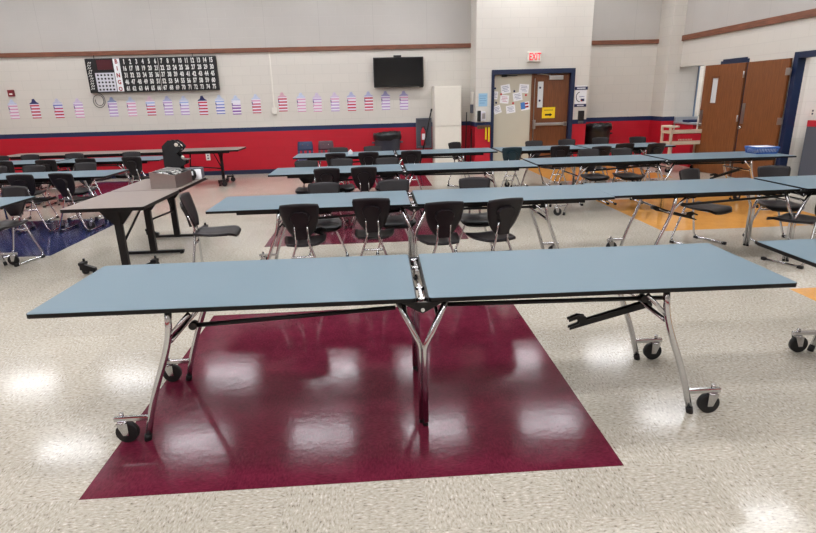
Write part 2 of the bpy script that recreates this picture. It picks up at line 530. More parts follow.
# ceiling lights (mirrored in the waxed floor)
def ceiling_light(x, y, z, label, group, first=[None]):
    if first[0] is None:
        t = thing('ceiling_light', label, 'ceiling light', (x, y, z), 0, group)
        f = MB()
        for a in ((-.61, -.57, -.305, .305), (.57, .61, -.305, .305), (-.57, .57, -.305, -.265), (-.57, .57, .265, .305)):
            f.box(a[0], a[1], a[2], a[3], -.05, 0)
        f.box(-.57, .57, -.265, .265, -.01, 0)
        f.build('frame', MT['white'], t)
        MB().box(-.57, .57, -.265, .265, -.04, -.03).build('diffuser', MT['lens'], t)
        first[0] = t
        return t
    return dup(first[0], (x, y, z), 0, label, group)
xs = [-8.3, -6.0, -3.65, -1.25, 0.95, 3.25, 5.6]
ords = ['first', 'second', 'third', 'fourth', 'fifth', 'sixth', 'seventh']
ys = [(-1.9, 'row behind the camera'), (0.85, 'row over the camera'), (3.6, 'row above the foreground table'), (6.3, 'row above the second table row'), (9.15, 'row above the back tables'), (11.85, 'row nearest the back wall')]
for y, rowname in ys:
    for k, x in enumerate(xs):
        ceiling_light(x, y, H, 'flush ceiling light, %s from left in the %s' % (ords[k], rowname), 'ceiling lights mirrored in the floor')
ceiling_light(8.5, 14.9, 3.0, 'added unseen light in the bright room beyond the alcove, far one', 'unseen lights in the side rooms')  # unseen lamp added to make the doorway past the alcove bright
ceiling_light(8.5, 13.9, 3.0, 'added unseen light in the bright room beyond the alcove, near one', 'unseen lights in the side rooms')  # second unseen lamp, added to brighten that room further
ceiling_light(9.6, 8.3, 3.0, 'added unseen light deeper in the corridor past the blue frame', 'unseen lights in the side rooms')  # extra unseen lamp added to brighten the corridor
ceiling_light(8.6, 11.2, 3.0, 'unseen ceiling light in the kitchen behind the brown doors', 'unseen lights in the side rooms')  # unseen lamp that lights the kitchen
ceiling_light(8.1, 8.0, 3.0, 'added unseen light in the corridor past the blue frame', 'unseen lights in the side rooms')  # added lamp, out of view, set close to brighten the corridor wall

# ============================================================ DOORS
# double door in the entry wall
d1 = thing('door_1', 'navy framed double door under the exit sign', 'door', (0, 0, 0)); d1['kind'] = 'structure'
MB().box(2.66, 2.725, ENT_Y - .03, ENT_Y + .15, 0, 2.20, .004).box(4.46, 4.55, ENT_Y - .03, ENT_Y + .15, 0, 2.20, .004).box(2.725, 4.46, ENT_Y - .03, ENT_Y + .15, 2.10, 2.20, .004).build('door_frame', MT['navy'], d1)
lf = MB().box(2.73, 3.585, ENT_Y + .07, ENT_Y + .115, 0.01, 2.095, .003).build('door_leaf', MT['beige_door'], d1); lf['label'] = 'beige left leaf covered with papers'
MB().box(2.9, 3.02, ENT_Y + .03, ENT_Y + .07, 2.05, 2.09, .004).tube([(2.96, ENT_Y + .04, 2.07), (3.12, ENT_Y - .0, 2.07), (3.25, ENT_Y + .05, 2.07)], .008).build('closer_arm', MT['black_metal'], lf)
ast = MB().box(3.585, 3.645, ENT_Y + .05, ENT_Y + .12, 0.01, 2.095, .004).build('center_post', MT['door'], d1)
rf = MB().box(3.65, 4.455, ENT_Y + .07, ENT_Y + .115, 0.01, 2.095, .003).build('door_leaf', MT['door'], d1); rf['label'] = 'brown wooden right leaf with a push bar'
MB().box(3.735, 3.86, ENT_Y + .055, ENT_Y + .07, 1.37, 1.93, .004).build('vision_panel', MT['glassdoor'], rf)
MB().cyl((3.785, ENT_Y + .056, 1.80), (3.785, ENT_Y + .052, 1.80), .024).cyl((3.785, ENT_Y + .056, 1.52), (3.785, ENT_Y + .052, 1.52), .024).build('sticker', MT['navysign'], rf)
pb = MB().box(3.64, 3.70, ENT_Y + .0, ENT_Y + .07, 0.90, 1.10, .006).box(3.70, 4.42, ENT_Y + .0, ENT_Y + .05, 0.965, 1.03, .01).box(4.36, 4.43, ENT_Y + .0, ENT_Y + .07, 0.95, 1.04, .006).build('push_bar', MT['steel'], rf)
MB().box(3.98, 4.30, ENT_Y + .02, ENT_Y + .07, 1.96, 2.05, .008).tube([(4.0, ENT_Y + .03, 2.06), (3.85, ENT_Y - .02, 2.08), (3.7, ENT_Y + .04, 2.09)], .008).build('door_closer', MT['steel'], rf)
MB().box(3.655, 3.668, ENT_Y + .045, ENT_Y + .07, 0.2, 2.0, .003).build('latch_rod', MT['steel'], rf)

def sheet_of_paper(name, label, cat, x, z, w_, h_, y, ang, m_, group=None, lines=None, lm=None):
    t = thing(name, label, cat, (x, y, z), 0, group)
    t.rotation_euler = (0, ang, 0)
    MB().box(-w_ / 2, w_ / 2, -.002, 0, -h_ / 2, h_ / 2).build('sheet', m_, t)
    if lines:
        b = MB()
        for (a, bb, zz, th) in lines:
            b.box(a * w_, bb * w_, -.0032, -.002, zz * h_ - th * h_ / 2, zz * h_ + th * h_ / 2)
        b.build('writing', lm, t)
    return t
PY = ENT_Y + .07
INK = mat('soft_ink', (128, 132, 158), 0.8, noise=0.05)
INKR = mat('pink_ink', (190, 120, 140), 0.8, noise=0.05)
LN = [(-.36, .3, .28, .06), (-.3, .36, .1, .06), (-.36, .2, -.08, .06), (-.2, .34, -.26, .06)]
pp = [(3.0, 1.79, .21, .19, -.16, 'tilted white paper at upper left of the beige door leaf'),
      (3.42, 1.79, .22, .19, .08, 'white paper at the upper right of the beige door leaf'),
      (2.775, 1.66, .10, .17, .1, 'narrow white paper against the left edge of the beige door leaf, middle height'),
      (2.98, 1.57, .20, .18, .1, 'pinkish paper at middle left of the beige door leaf'),
      (3.28, 1.62, .21, .18, -.16, 'bluish white paper in the middle of the beige door leaf'),
      (3.13, 1.35, .21, .17, -.12, 'white paper at bottom centre of the beige door leaf'),
      (2.82, 1.35, .17, .18, -.3, 'white paper at the lower left corner of the group on the beige door leaf')]
for i, (x, z, w_, h_, a, lb) in enumerate(pp):
    sheet_of_paper('paper_sheet', lb, 'paper', x, z, w_, h_, PY, a, MT['paper'], 'papers on the beige door leaf', LN, INKR if i == 3 else INK)
fp = thing('flag_drawing', 'small red, white and blue drawing near the right edge of the beige door leaf', 'paper', (3.46, PY, 1.41))
fp.rotation_euler = (0, -.15, 0)
MB().box(-.1, .1, -.002, 0, -.09, .09).build('sheet', MT['paper'], fp)
MB().box(-.1, 0, -.003, -.002, -.06, .09).build('blue_field', mat('flag_blue', (70, 120, 190), .8, noise=.05), fp)
MB().box(0, .08, -.003, -.002, -.04, .0).box(0, .08, -.003, -.002, .03, .07).build('red_bars', MT['red_letters'], fp)
dots = [(2.76, 1.81, 'navysign', 'navy', 'by the upper left edge'), (2.90, 1.68, 'red', 'red', 'under the upper left paper'), (3.20, 1.74, 'navysign', 'navy', 'between the two upper papers'),
        (3.47, 1.65, 'red', 'red', 'under the upper right paper'), (3.18, 1.48, 'red', 'red', 'above the bottom centre paper'), (2.79, 1.50, 'navysign', 'navy', 'above the lower left paper')]
for x, z, mk, cn, wh in dots:
    tag(MB().cyl((x, PY, z), (x, PY - .004, z), .024, 14).build('paper_dot', MT[mk]), 'round %s paper dot %s on the beige door leaf' % (cn, wh), 'paper dot', 'dots on the beige door leaf')
# yellow notice
ys_ = thing('door_notice', 'yellow notice with a black arrow on the brown door', 'sign', (4.01, PY, 1.25))
MB().box(-.15, .15, -.003, 0, -.12, .12).build('sheet', MT['yellow'], ys_)
MB().prism([(-.08, -.065), (.03, -.065), (.03, -.085), (.09, -.045), (.03, -.005), (.03, -.025), (-.08, -.025)], 'y', -.0042, -.003).build('arrow', MT['board'], ys_)
b = MB()
for k in range(9): b.box(-.10 + k * .023, -.10 + k * .023 + .014, -.0042, -.003, .045, .07)
b.build('lettering', mat('dim_ink', (130, 110, 30), .7, noise=.05), ys_)

# right hand doors
FX = XR - .03
d2 = thing('door_2', 'brown door swung out into the room, narrow window, beside the serving alcove', 'door', (0, 0, 0)); d2['kind'] = 'structure'
MB().box(XR - .02, XR + .21, 10.36, 10.425, 0, 2.20, .004).box(XR - .02, XR + .21, 11.145, 11.21, 0, 2.20, .004).box(XR - .02, XR + .21, 10.425, 11.145, 2.135, 2.23, .004).build('door_frame', MT['navy'], d2)
hx, hy = XR - .04, 10.37
ang = math.atan2(6.83 - hx, 11.33 - hy)      # swing from the wall line
def leaf(parent, length, hx, hy, ang, window, m_):
    e = bpy.data.objects.new('door_leaf', None); 
    b = MB()
    if window:
        b.box(-.022, .022, 0, .62 * length, 0.01, 2.13, .0).box(-.022, .022, .62 * length, .77 * length, .01, 1.40).box(-.022, .022, .62 * length, .77 * length, 1.90, 2.13).box(-.022, .022, .77 * length, length, .01, 2.13)
    else:
        b.box(-.022, .022, 0, length, 0.01, 2.13, .003)
    o = b.build('door_leaf', m_, parent)
    o.location = (hx, hy, 0); o.rotation_euler = (0, 0, -ang)
    bpy.data.objects.remove(e)
    return o
l2 = leaf(d2, 0.99, hx, hy, ang, True, MT['door2'])
MB().box(-.008, .008, .62 * .99, .77 * .99, 1.40, 1.90).build('window_pane', MT['glassdoor'], l2)
MB().box(-.03, -.022, .60 * .99, .79 * .99, 1.88, 1.915).box(-.03, -.022, .60 * .99, .79 * .99, 1.385, 1.405).build('window_bead', MT['door'], l2)
MB().box(-.028, -.022, .90, .985, 0.94, 1.26, .002).cyl((-.03, .94, 1.15), (-.075, .94, 1.15), .012).box(-.085, -.07, .84, .955, 1.14, 1.165, .004).cyl((-.022, .94, .98), (-.06, .94, .98), .025).build('handle', MT['steel'], l2)
MB().cyl((-.025, .006, 1.98), (-.025, .006, 1.86), .014).cyl((-.025, .006, 1.18), (-.025, .006, 1.06), .014).cyl((-.025, .006, .3), (-.025, .006, .18), .014).build('hinge', MT['steel'], l2)
d3 = thing('door_3', 'brown door folded flat against the wall beside the blue frame', 'door', (0, 0, 0)); d3['kind'] = 'structure'
MB().box(XR - .03, XR + .11, 9.10, 9.2, 0, 2.22, .004).box(XR - .03, XR + .11, 7.66, 7.76, 0, 2.22, .004).box(XR - .03, XR + .11, 7.76, 9.10, 2.12, 2.22, .004).build('door_frame', MT['navy'], d3)
l3 = leaf(d3, 1.05, XR - .055, 9.22, .0, False, MT['door2'])
MB().box(-.03, -.022, .945, 1.03, 1.03, 1.40, .002).build('pull_plate', MT['steel'], l3)
MB().cyl((-.022, .985, .96), (-.07, .985, .96), .03).build('knob', MT['chrome'], l3)
MB().box(-.03, -.024, -.075, .05, 1.86, 1.98, .002).box(-.03, -.024, -.075, .05, 1.05, 1.17, .002).box(-.03, -.024, -.075, .05, .2, .32, .002).build('hinge', MT['steel'], l3)

# ============================================================ TABLES
def make_table(hook):
    """long folding cafeteria table: origin on the floor under the centre fold"""
    t = thing('folding_table', 'x', 'table')
    W = .388
    for s in (-1, 1):
        x0, x1 = (0.030, 1.865) if s > 0 else (-1.865, -0.030)
        top = MB().prism(rrect(x0 + .003, x1 - .003, -W + .003, W - .003, .018), 'z', .7365, .7382).build('tabletop', MT['laminate'], t)
        MB().prism(rrect(x0, x1, -W, W, .02), 'z', .716, .7367).build('edge_band', MT['edge'], top)
        r = MB()
        a, b_ = (0.05, 1.62) if s > 0 else (-1.62, -0.05)
        r.box(a, b_, -W + .11, -W + .135, .674, .7165).box(a, b_, W - .135, W - .11, .674, .7165)
        r.box(s * 1.30 - .02, s * 1.30 + .02, -W + .135, W - .135, .68, .7165).box(s * .25 - .02, s * .25 + .02, -W + .135, W - .135, .68, .7165)
        r.build('apron_rail', MT['black_metal'], t)
        for y in (-.34, .285):
            pts = fillet([(s * 1.225, y, .716), (s * 1.245, y, .55), (s * 1.37, y, .24), (s * 1.432, y, .022)], .12, 5)
            lg = MB().tube(pts, .0165, 10).build('leg', MT['chrome'], t)
            MB().tube([(s * 1.4285, y, .036), (s * 1.4365, y, .0)], .0185, 10).build('foot_cap', MT['rubber'], lg)
            cs = MB()
            cs.box(min(s * 1.40, s * 1.585), max(s * 1.40, s * 1.585), y - .012, y + .012, .118, .144, .005)
            cs.cyl((s * 1.545, y, .144), (s * 1.545, y, .165), .011, 8)
            cs.cyl((s * 1.545, y, .120), (s * 1.545, y, .108), .026, 12)
            for q in (-1, 1):
                cs.prism([(s * 1.515, .114), (s * 1.572, .114), (s * 1.545, .045), (s * 1.515, .045)], 'y', y + q * .021 - .003, y + q * .021 + .003)
            ca = cs.build('caster', MT['chrome'], t)
            MB().cyl((s * 1.530, y - .015, .055), (s * 1.530, y + .015, .055), .055, 22).build('wheel', MT['rubber'], ca)
            MB().tube([(s * 1.25, y, .565), (s * 1.13, y, .69)], .011, 8).build('brace', MT['chrome'], t)
            # inner leg of this half: one arm of the centre V
            ytrim = y * .97
            ytrim = (-.318 if y < 0 else .282) + (.014 if s < 0 else -.014)
            pts = fillet([(s * .125, ytrim, .716), (s * .010, ytrim, .445), (s * .010, ytrim, .022)], .025, 3)
            il = MB().tube(pts, .0155, 10).build('leg', MT['chrome'], t)
            MB().tube([(s * .008, ytrim, .035), (s * .008, ytrim, 0)], .0145, 10).build('foot_cap', MT['rubber'], il)
        MB().tube([(s * 1.247, -.32, .54), (s * 1.247, .285, .54)], .012, 8).build('crossbar', MT['chrome'], t)
        MB().tube([(s * .08, -.30, .61), (s * .08, .27, .61)], .010, 8).build('crossbar', MT['chrome'], t)
        MB().tube([(s * 1.13, -.30, .612), (s * .13, -.30, .662)] if s < 0 else [(s * .13, -.30, .668), (s * 1.25, -.30, .655)], .012, 8).cyl((s * 1.13, -.32, .614 if s < 0 else .657), (s * 1.13, -.28, .614 if s < 0 else .657), .02, 10).build('tie_rod', MT['black_metal'], t)
    h = MB()
    s = 1 if hook == 'right' else -1
    for y in (-.085, -.055):
        h.prism([(s * 1.29, .555), (s * 1.27, .515), (s * .93, .425), (s * .84, .40), (s * .84, .413), (s * .89, .432), (s * .895, .445), (s * .875, .462), (s * .835, .448), (s * .83, .462), (s * .885, .485), (s * .925, .478), (s * .935, .455)], 'y', y - .004, y + .004)
    h.cyl((s * 1.27, -.10, .535), (s * 1.27, .0, .535), .02, 10)
    h.build('lock_arm', MT['black_metal'], t)
    hg = MB()
    for y in (-.36, .36):
        q = -1 if y < 0 else 1
        hg.prism([(-.10, .718), (.10, .718), (.03, .678), (0, .662), (-.03, .678)], 'y', y + q * .02, y + q * .034)
    hg.box(-.034, -.024, -.36, .36, .68, .728).box(.024, .034, -.36, .36, .68, .728)
    hb = hg.build('hinge_bracket', MT['black_metal'], t)
    for y in (-.34, -.18, .17, .33):
        MB().cyl((-.024, y, .715), (.024, y, .715), .010, 8).build('hinge_pin', MT['chrome'], hb)
    MB().cyl((0, -.40, .682), (0, -.385, .682), .010, 10).build('rivet', MT['chrome'], hb)
    MB().box(-.008, .006, -.33, -.12, .70, .722).build('latch_bar', MT['chrome'], hb)
    MB().box(-.004, .012, .10, .30, .70, .722).build('latch_bar', MT['chrome'], hb)
    return t
TR = make_table('right'); TL = make_table('left')
G = 'blue folding tables in rows'
tables = [
 (TR, .203, 2.813, -.013, 'long blue folding table in the foreground, standing on the maroon floor square'),
 (TL, .335, 5.215, -.004, 'blue folding table behind the foreground table, with four chairs on its near side'),
 (TL, 4.06, 5.27, 0.003, 'blue folding table in the second row at right, over the orange floor'),
 (TR, 4.245, 2.785, 0, 'blue folding table cut off by the right edge, beside the foreground table'),
 (TL, .385, 7.59, 0, 'blue folding table in the third row with two chairs on its near side'),
 (TR, 4.09, 7.79, 0, 'blue folding table in the third row at right that carries the blue basket'),
 (TL, .36, 9.74, 0, 'blue folding table in the back row in front of the white locker'),
 (TL, 3.72, 9.74, 0, 'blue folding table in the back row in front of the brown double door'),
 (TR, -5.57, 5.71, 0, 'blue folding table whose right corner juts in at the left edge'),
 (TL, -5.57, 8.07, 0, 'blue folding table on the left over the blue floor square'),
 (TL, -5.62, 10.15, 0, 'blue folding table at back left, just before the long grey table'),
]
seen = set()
for proto, x, y, rz, lb in tables:
    if proto.name not in seen:
        seen.add(proto.name)
        proto.location = (x, y, 0); proto.rotation_euler = (0, 0, rz); proto['label'] = lb; proto['group'] = G
    else:
        q = dup(proto, (x, y, 0), rz, lb, G)
        if y > 9.5 and x > 1: q.scale = (.83, 1, 1)
        elif y > 9.5 and x > 0: q.scale = (.94, 1, 1)
        elif 7 < y < 9 and 0 < x < 1: q.scale = (.965, 1, 1)

def make_grey_table(L, label, loc, rz, posts, castered):
    """grey topped table on black T legs; long axis local x, origin at floor centre"""
    t = thing('grey_table', label, 'table', loc, rz)
    for a, b_ in ((-L / 2, -.004), (.004, L / 2)):
        top = MB().prism(rrect(a + .003, b_ - .003, -.385, .385, .03), 'z', .7365, .7382).build('tabletop', MT['grey_lam'], t)
        MB().prism(rrect(a, b_, -.388, .388, .032), 'z', .704, .7367).build('edge_band', MT['edge'], top)
    MB().box(-L / 2 + .2, L / 2 - .2, -.30, -.27, .67, .704).box(-L / 2 + .2, L / 2 - .2, .27, .30, .67, .704).build('apron_rail', MT['black_metal'], t)
    for i, px in enumerate(posts):
        p = MB().box(px - .025, px + .025, -.035, .035, .03, .69, .004)
        p.prism([(-.20, .70), (.20, .70), (.05, .52), (-.05, .52)], 'x', px - .012, px + .012)
        p.build('leg', MT['black_metal'], t)
        f = MB().box(px - .022, px + .022, -.34, .34, .012, .045, .006)
        fo = f.build('base_bar', MT['black_metal'], t)
        if i in castered:
            for y in ((-.28, .44) if i == 0 else (-.34, .36)):
                out = 1 if px > 0 else .5
                sg_ = -1 if y < 0 else 1
                c_ = MB().box(px - .022, px + out * .13, y - .028, y + .028, .105, .135, .004).prism([(y + sg_ * .02, .135), (y + sg_ * .02, .06), (y - sg_ * .13, .035), (y - sg_ * .13, .075)], 'x', px - .02, px + .02).cyl((px + out * .10, y, .10), (px + out * .10, y, .165), .012, 8)
                cc = c_.build('caster', MT['black_metal'], t)
                MB().cyl((px + out * .10, y - .016, .05), (px + out * .10, y + .016, .05), .05, 20).build('wheel', MT['rubber'], cc)
        else:
            MB().cyl((px, -.31, 0), (px, -.31, .02), .02, 10).build('glide', MT['rubber'], fo)
            MB().cyl((px, .31, 0), (px, .31, .02), .02, 10).build('glide', MT['rubber'], fo)
    if L < 3:
        MB().tube([(posts[0], .0, .30), (posts[1] - .06, .0, .62)], .012, 8).build('brace', MT['black_metal'], t)
        MB().tube([(posts[1], .0, .40), (posts[2], .0, .36)], .011, 8).build('tie_rod', MT['black_metal'], t)
        MB().tube([(posts[2] - .04, .0, .38), (posts[2] - .22, .0, .67)], .011, 8).build('brace', MT['black_metal'], t)
    else:
        for pz, q in ((posts[0], 1), (posts[3], -1)):
            MB().tube([(pz, 0, .33), (pz + q * .66, 0, .40)], .012, 8).build('tie_rod', MT['black_metal'], t)
            MB().tube([(pz + q * .66, 0, .36), (pz + q * .62, 0, .70)], .015, 8).build('strut', MT['black_metal'], t)
            MB().tube([(pz + q * .03, 0, .38), (pz + q * .16, 0, .68)], .011, 8).build('brace', MT['black_metal'], t)
    return t
make_grey_table(2.06, 'grey topped table on black legs holding the bingo machine', (-2.60, 6.225, 0), PI / 2, (-.74, -.02, .76), (0, 2))
make_grey_table(4.72, 'very long grey topped table along the red wall, on black legs', (-5.13, 11.75, 0), 0, (-1.9, -.9, .9, 1.9), (0, 3))

# ============================================================ CHAIRS
def lean(z):
    if z < .58: return -.16 - (z - .40) / .18 * .03
    return -.19 - (z - .58) / .23 * .065
def half_w(v):
    pts = [(0, .055), (.12, .092), (.28, .125), (.5, .15), (.75, .166), (.94, .172), (1, .162)]
    for (a, wa), (b_, wb) in zip(pts[:-1], pts[1:]):
        if v <= b_: return wa + (wb - wa) * (v - a) / (b_ - a)
    return pts[-1][1]
def make_chair(m_, name='cafeteria_chair'):
    t = thing(name, 'x', 'chair')
    def back(u, v):
        a = u * 2 - 1
        z = .492 + v * .318 + (.012 * (1 - a * a) * v)
        return (Vector((a * half_w(v), lean(z) + .022 * a * a + .012, z)), Vector((0, .97, .25)))
    bk = MB().sheet(back, 12, 12, .011).build('backrest', m_, t)
    # raised arch on the rear of the back that holds the tubes
    arch = [(-.056, .50), (-.056, .60), (-.064, .64), (-.086, .68), (-.086, .71), (-.066, .736), (-.03, .748), (.03, .748), (.066, .736), (.086, .71), (.086, .68), (.064, .64), (.056, .60), (.056, .50)]
    b = bmesh.new()
    A = [b.verts.new((p[0], lean(p[1]) + .002, p[1])) for p in arch]
    B = [b.verts.new((p[0] * .86, lean(p[1]) - .034, p[1] - .004)) for p in arch]
    for k in range(len(arch)):
        b.faces.new([A[k], A[(k + 1) % len(arch)], B[(k + 1) % len(arch)], B[k]])
    b.faces.new(A[::-1]); b.faces.new(B)
    mb = MB(); mb.merge(b); mb.build('back_spine', m_, bk)
    def seat(u, v):
        a = u * 2 - 1
        y = -.165 + v * .41
        wv = .140 + .05 * math.sin(min(1, v * 1.5) * PI / 2)
        if v > .85: wv -= .05 * ((v - .85) / .15) ** 2
        z = .438 + .012 * a * a - .012 * math.sin(v * PI) - (.035 * ((v - .8) / .2) ** 2 if v > .8 else 0)
        return (Vector((a * wv, y, z)), Vector((0, 0, 1)))
    MB().sheet(seat, 10, 12, .022).build('seat', m_, t)
    for s in (-1, 1):
        pts = fillet([(s * .205, .17, .016), (s * .21, -.205, .016), (s * .062, -.165, .42), (s * .052, -.163, .47), (s * .052, lean(.60) - .012, .61)], .07, 5)
        fr = MB().tube(pts, .0115, 8).build('frame_tube', MT['chrome'], t)
        MB().box(s * .205 - .017, s * .205 + .017, .15, .19, 0, .032, .005).build('glide', MT['rubber'], fr)
        MB().box(s * .208 - .016, s * .208 + .016, -.20, -.15, 0, .03, .005).build('glide', MT['rubber'], fr)
        MB().tube([(s * .062, -.168, .408), (s * .10, .14, .404)], .0115, 8).build('seat_support', MT['chrome'], t)
    MB().tube([(-.098, -.178, .325), (.098, -.178, .325)], .011, 8).build('crossbar', MT['chrome'], t)
    return t
PB = make_chair(MT['shell']); PT = make_chair(MT['teal'])
TEAL = 'teal'
def back_at(bx, by, deg):   # chair whose back top centre stands at bx,by, facing deg (0 = towards the back wall)
    a = math.radians(deg)
    return (bx - math.sin(a) * .25, by + math.cos(a) * .25, a)
N2, F2 = 'chairs on the near side of the second row', 'chairs on the far side of the second row'
N3, F3 = 'chairs on the near side of the third row', 'chairs on the far side of the third row'
N4, F4 = 'chairs on the near side of the back row', 'chairs on the far side of the back row'
LG = 'chairs around the left tables'
chairs = [
 (-.67, 4.60, 2, 'black chair, back to camera, leftmost of the four right behind the foreground table', N2),
 (-.055, 4.76, -3, 'black chair, back to camera, second from left of four behind the foreground table', N2),
 (.57, 4.47, 4, 'black chair, back to camera, third from left of four behind the foreground table', N2),
 (1.11, 4.51, 15, 'black chair turned slightly left, rightmost of the four behind the foreground table', N2),
 (4.24, 4.72, 24, 'black chair cut by the right edge, pushed in at the second row right table', N2),
 (-1.90, 5.38, -86, 'dark chair seen from its side between the grey table and a blue table', N2),
 (-.56, 5.84, 180, 'dark chair facing the camera behind the second row table, leftmost', F2),
 (.185, 5.88, 183, 'dark chair facing the camera behind the second row table, left of its fold', F2),
 (1.06, 5.83, 178, 'dark chair facing the camera behind the second row table, right of its fold', F2),
 (3.50, 5.93, 204, 'dark chair turned askew behind the second row right table, left of two', F2),
 (4.52, 5.95, 165.5, 'dark chair behind the second row right table below the blue basket', F2),
 (-.635, 7.08, 0, 'black chair, back to camera, left of two on near side of the third row', N3),
 (-.155, 7.09, 0, 'black chair, back to camera, right of two on near side of the third row', N3),
 (-1.02, 8.14, 188, 'dark chair sunk low behind the left end of the third row table', F3),
 (-.505, 8.26, 180, 'dark chair facing camera behind the third row table, in its middle left', F3),
 (.175, 8.18, 180, 'dark chair facing camera behind the third row table, close to its fold', F3),
 (3.36, 8.50, 180, 'dark chair facing camera behind the third row right table, left of two', F3),
 (3.87, 8.46, 180, 'dark chair facing camera behind the third row right table, right of two', F3),
 (-.655, 9.12, 0, 'black chair, back to camera, leftmost on near side of the back row', N4),
 (-.11, 9.13, 0, 'black chair, back to camera, in front of the back row below the grey barrel', N4),
 (.60, 9.14, -4, 'black chair, back to camera, in front of the back row below the extinguisher cabinet', N4),
 (-.665, 10.25, 180, 'dark chair behind the back row table, leftmost, right of the burgundy chair', F4),
 (-.04, 10.32, 180, 'dark chair behind the back row table, directly below the grey barrel', F4),
 (1.52, 10.62, 218, 'dark chair turned askew in front of the white locker', F4),
 (2.32, 9.17, 0, 'TEAL dark teal chair, back to camera, below the navy door frame', N4),
 (3.03, 10.40, 180, 'dark chair behind the back row, below the middle post of the double door', F4),
 (3.70, 10.50, 180, 'dark chair behind the back row, below the right leaf of the double door', F4),
 (3.15, 9.17, 3, 'black chair, back to camera, in front of the brown door at the back row', N4),
 (4.45, 10.70, 180, 'dark chair behind the back row, just below the black barrel', F4),
 (3.74, 8.86, 2, 'black chair hidden low between the third and back rows, near the black barrel', N4),
 (4.31, 9.24, 4, 'black chair, back to camera, in front of the back row right of the black barrel', N4),
 (5.15, 10.60, 180, 'dark chair behind the back row against the red corner wall', F4),
 (4.79, 9.08, 8, 'black chair, back to camera, in front of the tan cart', N4),
 (-4.07, 6.38, 166, 'dark chair behind the corner of the table at the left edge', LG),
 (-4.73, 7.50, 2, 'black chair, back to camera, left of two on the near side of the left table', LG),
 (-4.21, 7.50, -8, 'black chair, back to camera, right of two on the near side of the left table', LG),
 (-5.22, 8.72, 180, 'dark chair facing camera behind the left table, middle one of three', LG),
 (-4.52, 8.86, 180, 'dark chair facing camera behind the left table, rightmost of three', LG),
 (-5.80, 8.74, 180, 'dark chair facing camera behind the left table, at the photo edge', LG),
 (-5.55, 9.56, 0, 'black chair, back to camera, second from left on near side of the back left table', LG),
 (-6.24, 9.54, 0, 'black chair, back to camera, leftmost on near side of the back left table', LG),
 (-4.93, 9.62, 0, 'black chair, back to camera, second from right at the back left table', LG),
 (-4.17, 9.63, -6, 'black chair, back to camera, right end of the back left table, above the grey tabletop', LG),
 (-6.48, 10.78, 180, 'dark chair behind the back left table, second from left', LG),
 (-5.66, 10.76, 180, 'dark chair behind the back left table, third from left', LG),
 (-4.58, 10.70, 180, 'dark chair behind the back left table, rightmost', LG),
 (-6.98, 10.70, 180, 'dark chair behind the back left table, cut by the left edge', LG),
]
used = set()
for bx, by, deg, lb, g in chairs:
    x, y, a = back_at(bx, by, deg)
    proto = PB
    if lb.startswith('TEAL '):
        proto = PT; lb = lb[5:]
    if proto.name not in used:
        used.add(proto.name)
        proto.location = (x, y, 0); proto.rotation_euler = (0, 0, a); proto['label'] = lb; proto['group'] = g
    else:
        dup(proto, (x, y, 0), a, lb, g)

# two older school chairs by the red wall
def school_chair(m_, label, x, y, rz):
    t = thing('school_chair', label, 'chair', (x, y, 0), rz, 'older chairs by the red wall')
    b = MB()
    def yb(z): return -.17 - (z - .44) * .22
    def part(x0, x1, z0, z1):
        def fn(u, v):
            X = x0 + (x1 - x0) * u; Z = z0 + (z1 - z0) * v
            if z1 > .75:
                k = max(0, (Z - .66) / .14)
                X *= 1 - .10 * k * k
            return (Vector((X, yb(Z) + .5 * X * X, Z)), Vector((0, 1, 0)))
        b.sheet(fn, 6, 5, .01)
    part(-.20, .20, .60, .80)
    for c_ in (-.17, -.06, .06, .17): part(c_ - .03, c_ + .03, .46, .60)
    part(-.20, .20, .42, .46)
    bo = b.build('backrest', m_, t)
    MB().cyl((-.07, yb(.72) + .004, .72), (-.07, yb(.72) + .012, .72), .012, 10).cyl((.07, yb(.72) + .004, .72), (.07, yb(.72) + .012, .72), .012, 10).build('rivet', MT['chrome'], bo)
    MB().sheet(lambda u, v: (Vector(((u * 2 - 1) * (.19 + .02 * v), -.17 + .4 * v, .44 - .02 * math.sin(v * PI) - .03 * max(0, v - .8) / .2)), Vector((0, 0, 1))), 8, 8, .012).build('seat', m_, t)
    for sx in (-1, 1):
        for sy, yy in ((-1, -.16), (1, .17)):
            MB().tube([(sx * .15, yy * .8, .43), (sx * .20, yy * 1.2, 0)], .012, 8).build('leg', MT['chrome'], t)
    t.scale = (.86, .95, .98)
    return t
school_chair(MT['bluep'], 'navy blue school chair against the red wall, left of the burgundy one', -1.55, 12.25, PI)
school_chair(MT['brownp'], 'burgundy school chair against the red wall, right of the blue one', -1.09, 12.25, PI)

# ============================================================ THINGS ON THE BACK WALL
# bingo board
X0, X1, Z0, Z1 = -6.345, -3.49, 1.94, 2.665
BY = D - .10
bb = thing('bingo_board', 'wide black bingo number board hung under the wood trim', 'bingo board', ((X0 + X1) / 2, BY, Z0))
wB, hB = X1 - X0, Z1 - Z0
def bx(f): return -wB / 2 + f * wB
MB().box(-wB / 2, wB / 2, 0, .095, 0, hB, .008).build('panel', MT['board'], bb)
MB().box(bx(.555), bx(.559), -.004, 0, .02, hB - .02).build('seam', MT['steel'], bb)
MB().box(bx(.088), bx(.205), -.006, 0, hB * .67, hB * .955, .002).build('display', MT['display'], bb)
cdp = MB().box(bx(.062), bx(.208), -.006, 0, hB * .03, hB * .58, .002).build('card', MT['card'], bb)
for i in range(5):
    for j in range(5):
        b = MB()
        b.cyl((bx(.082 + .0265 * i), -.006, hB * (.09 + .106 * j)), (bx(.082 + .0265 * i), -.009, hB * (.09 + .106 * j)), .022, 12)
        b.build('dot', MT['board'], cdp)
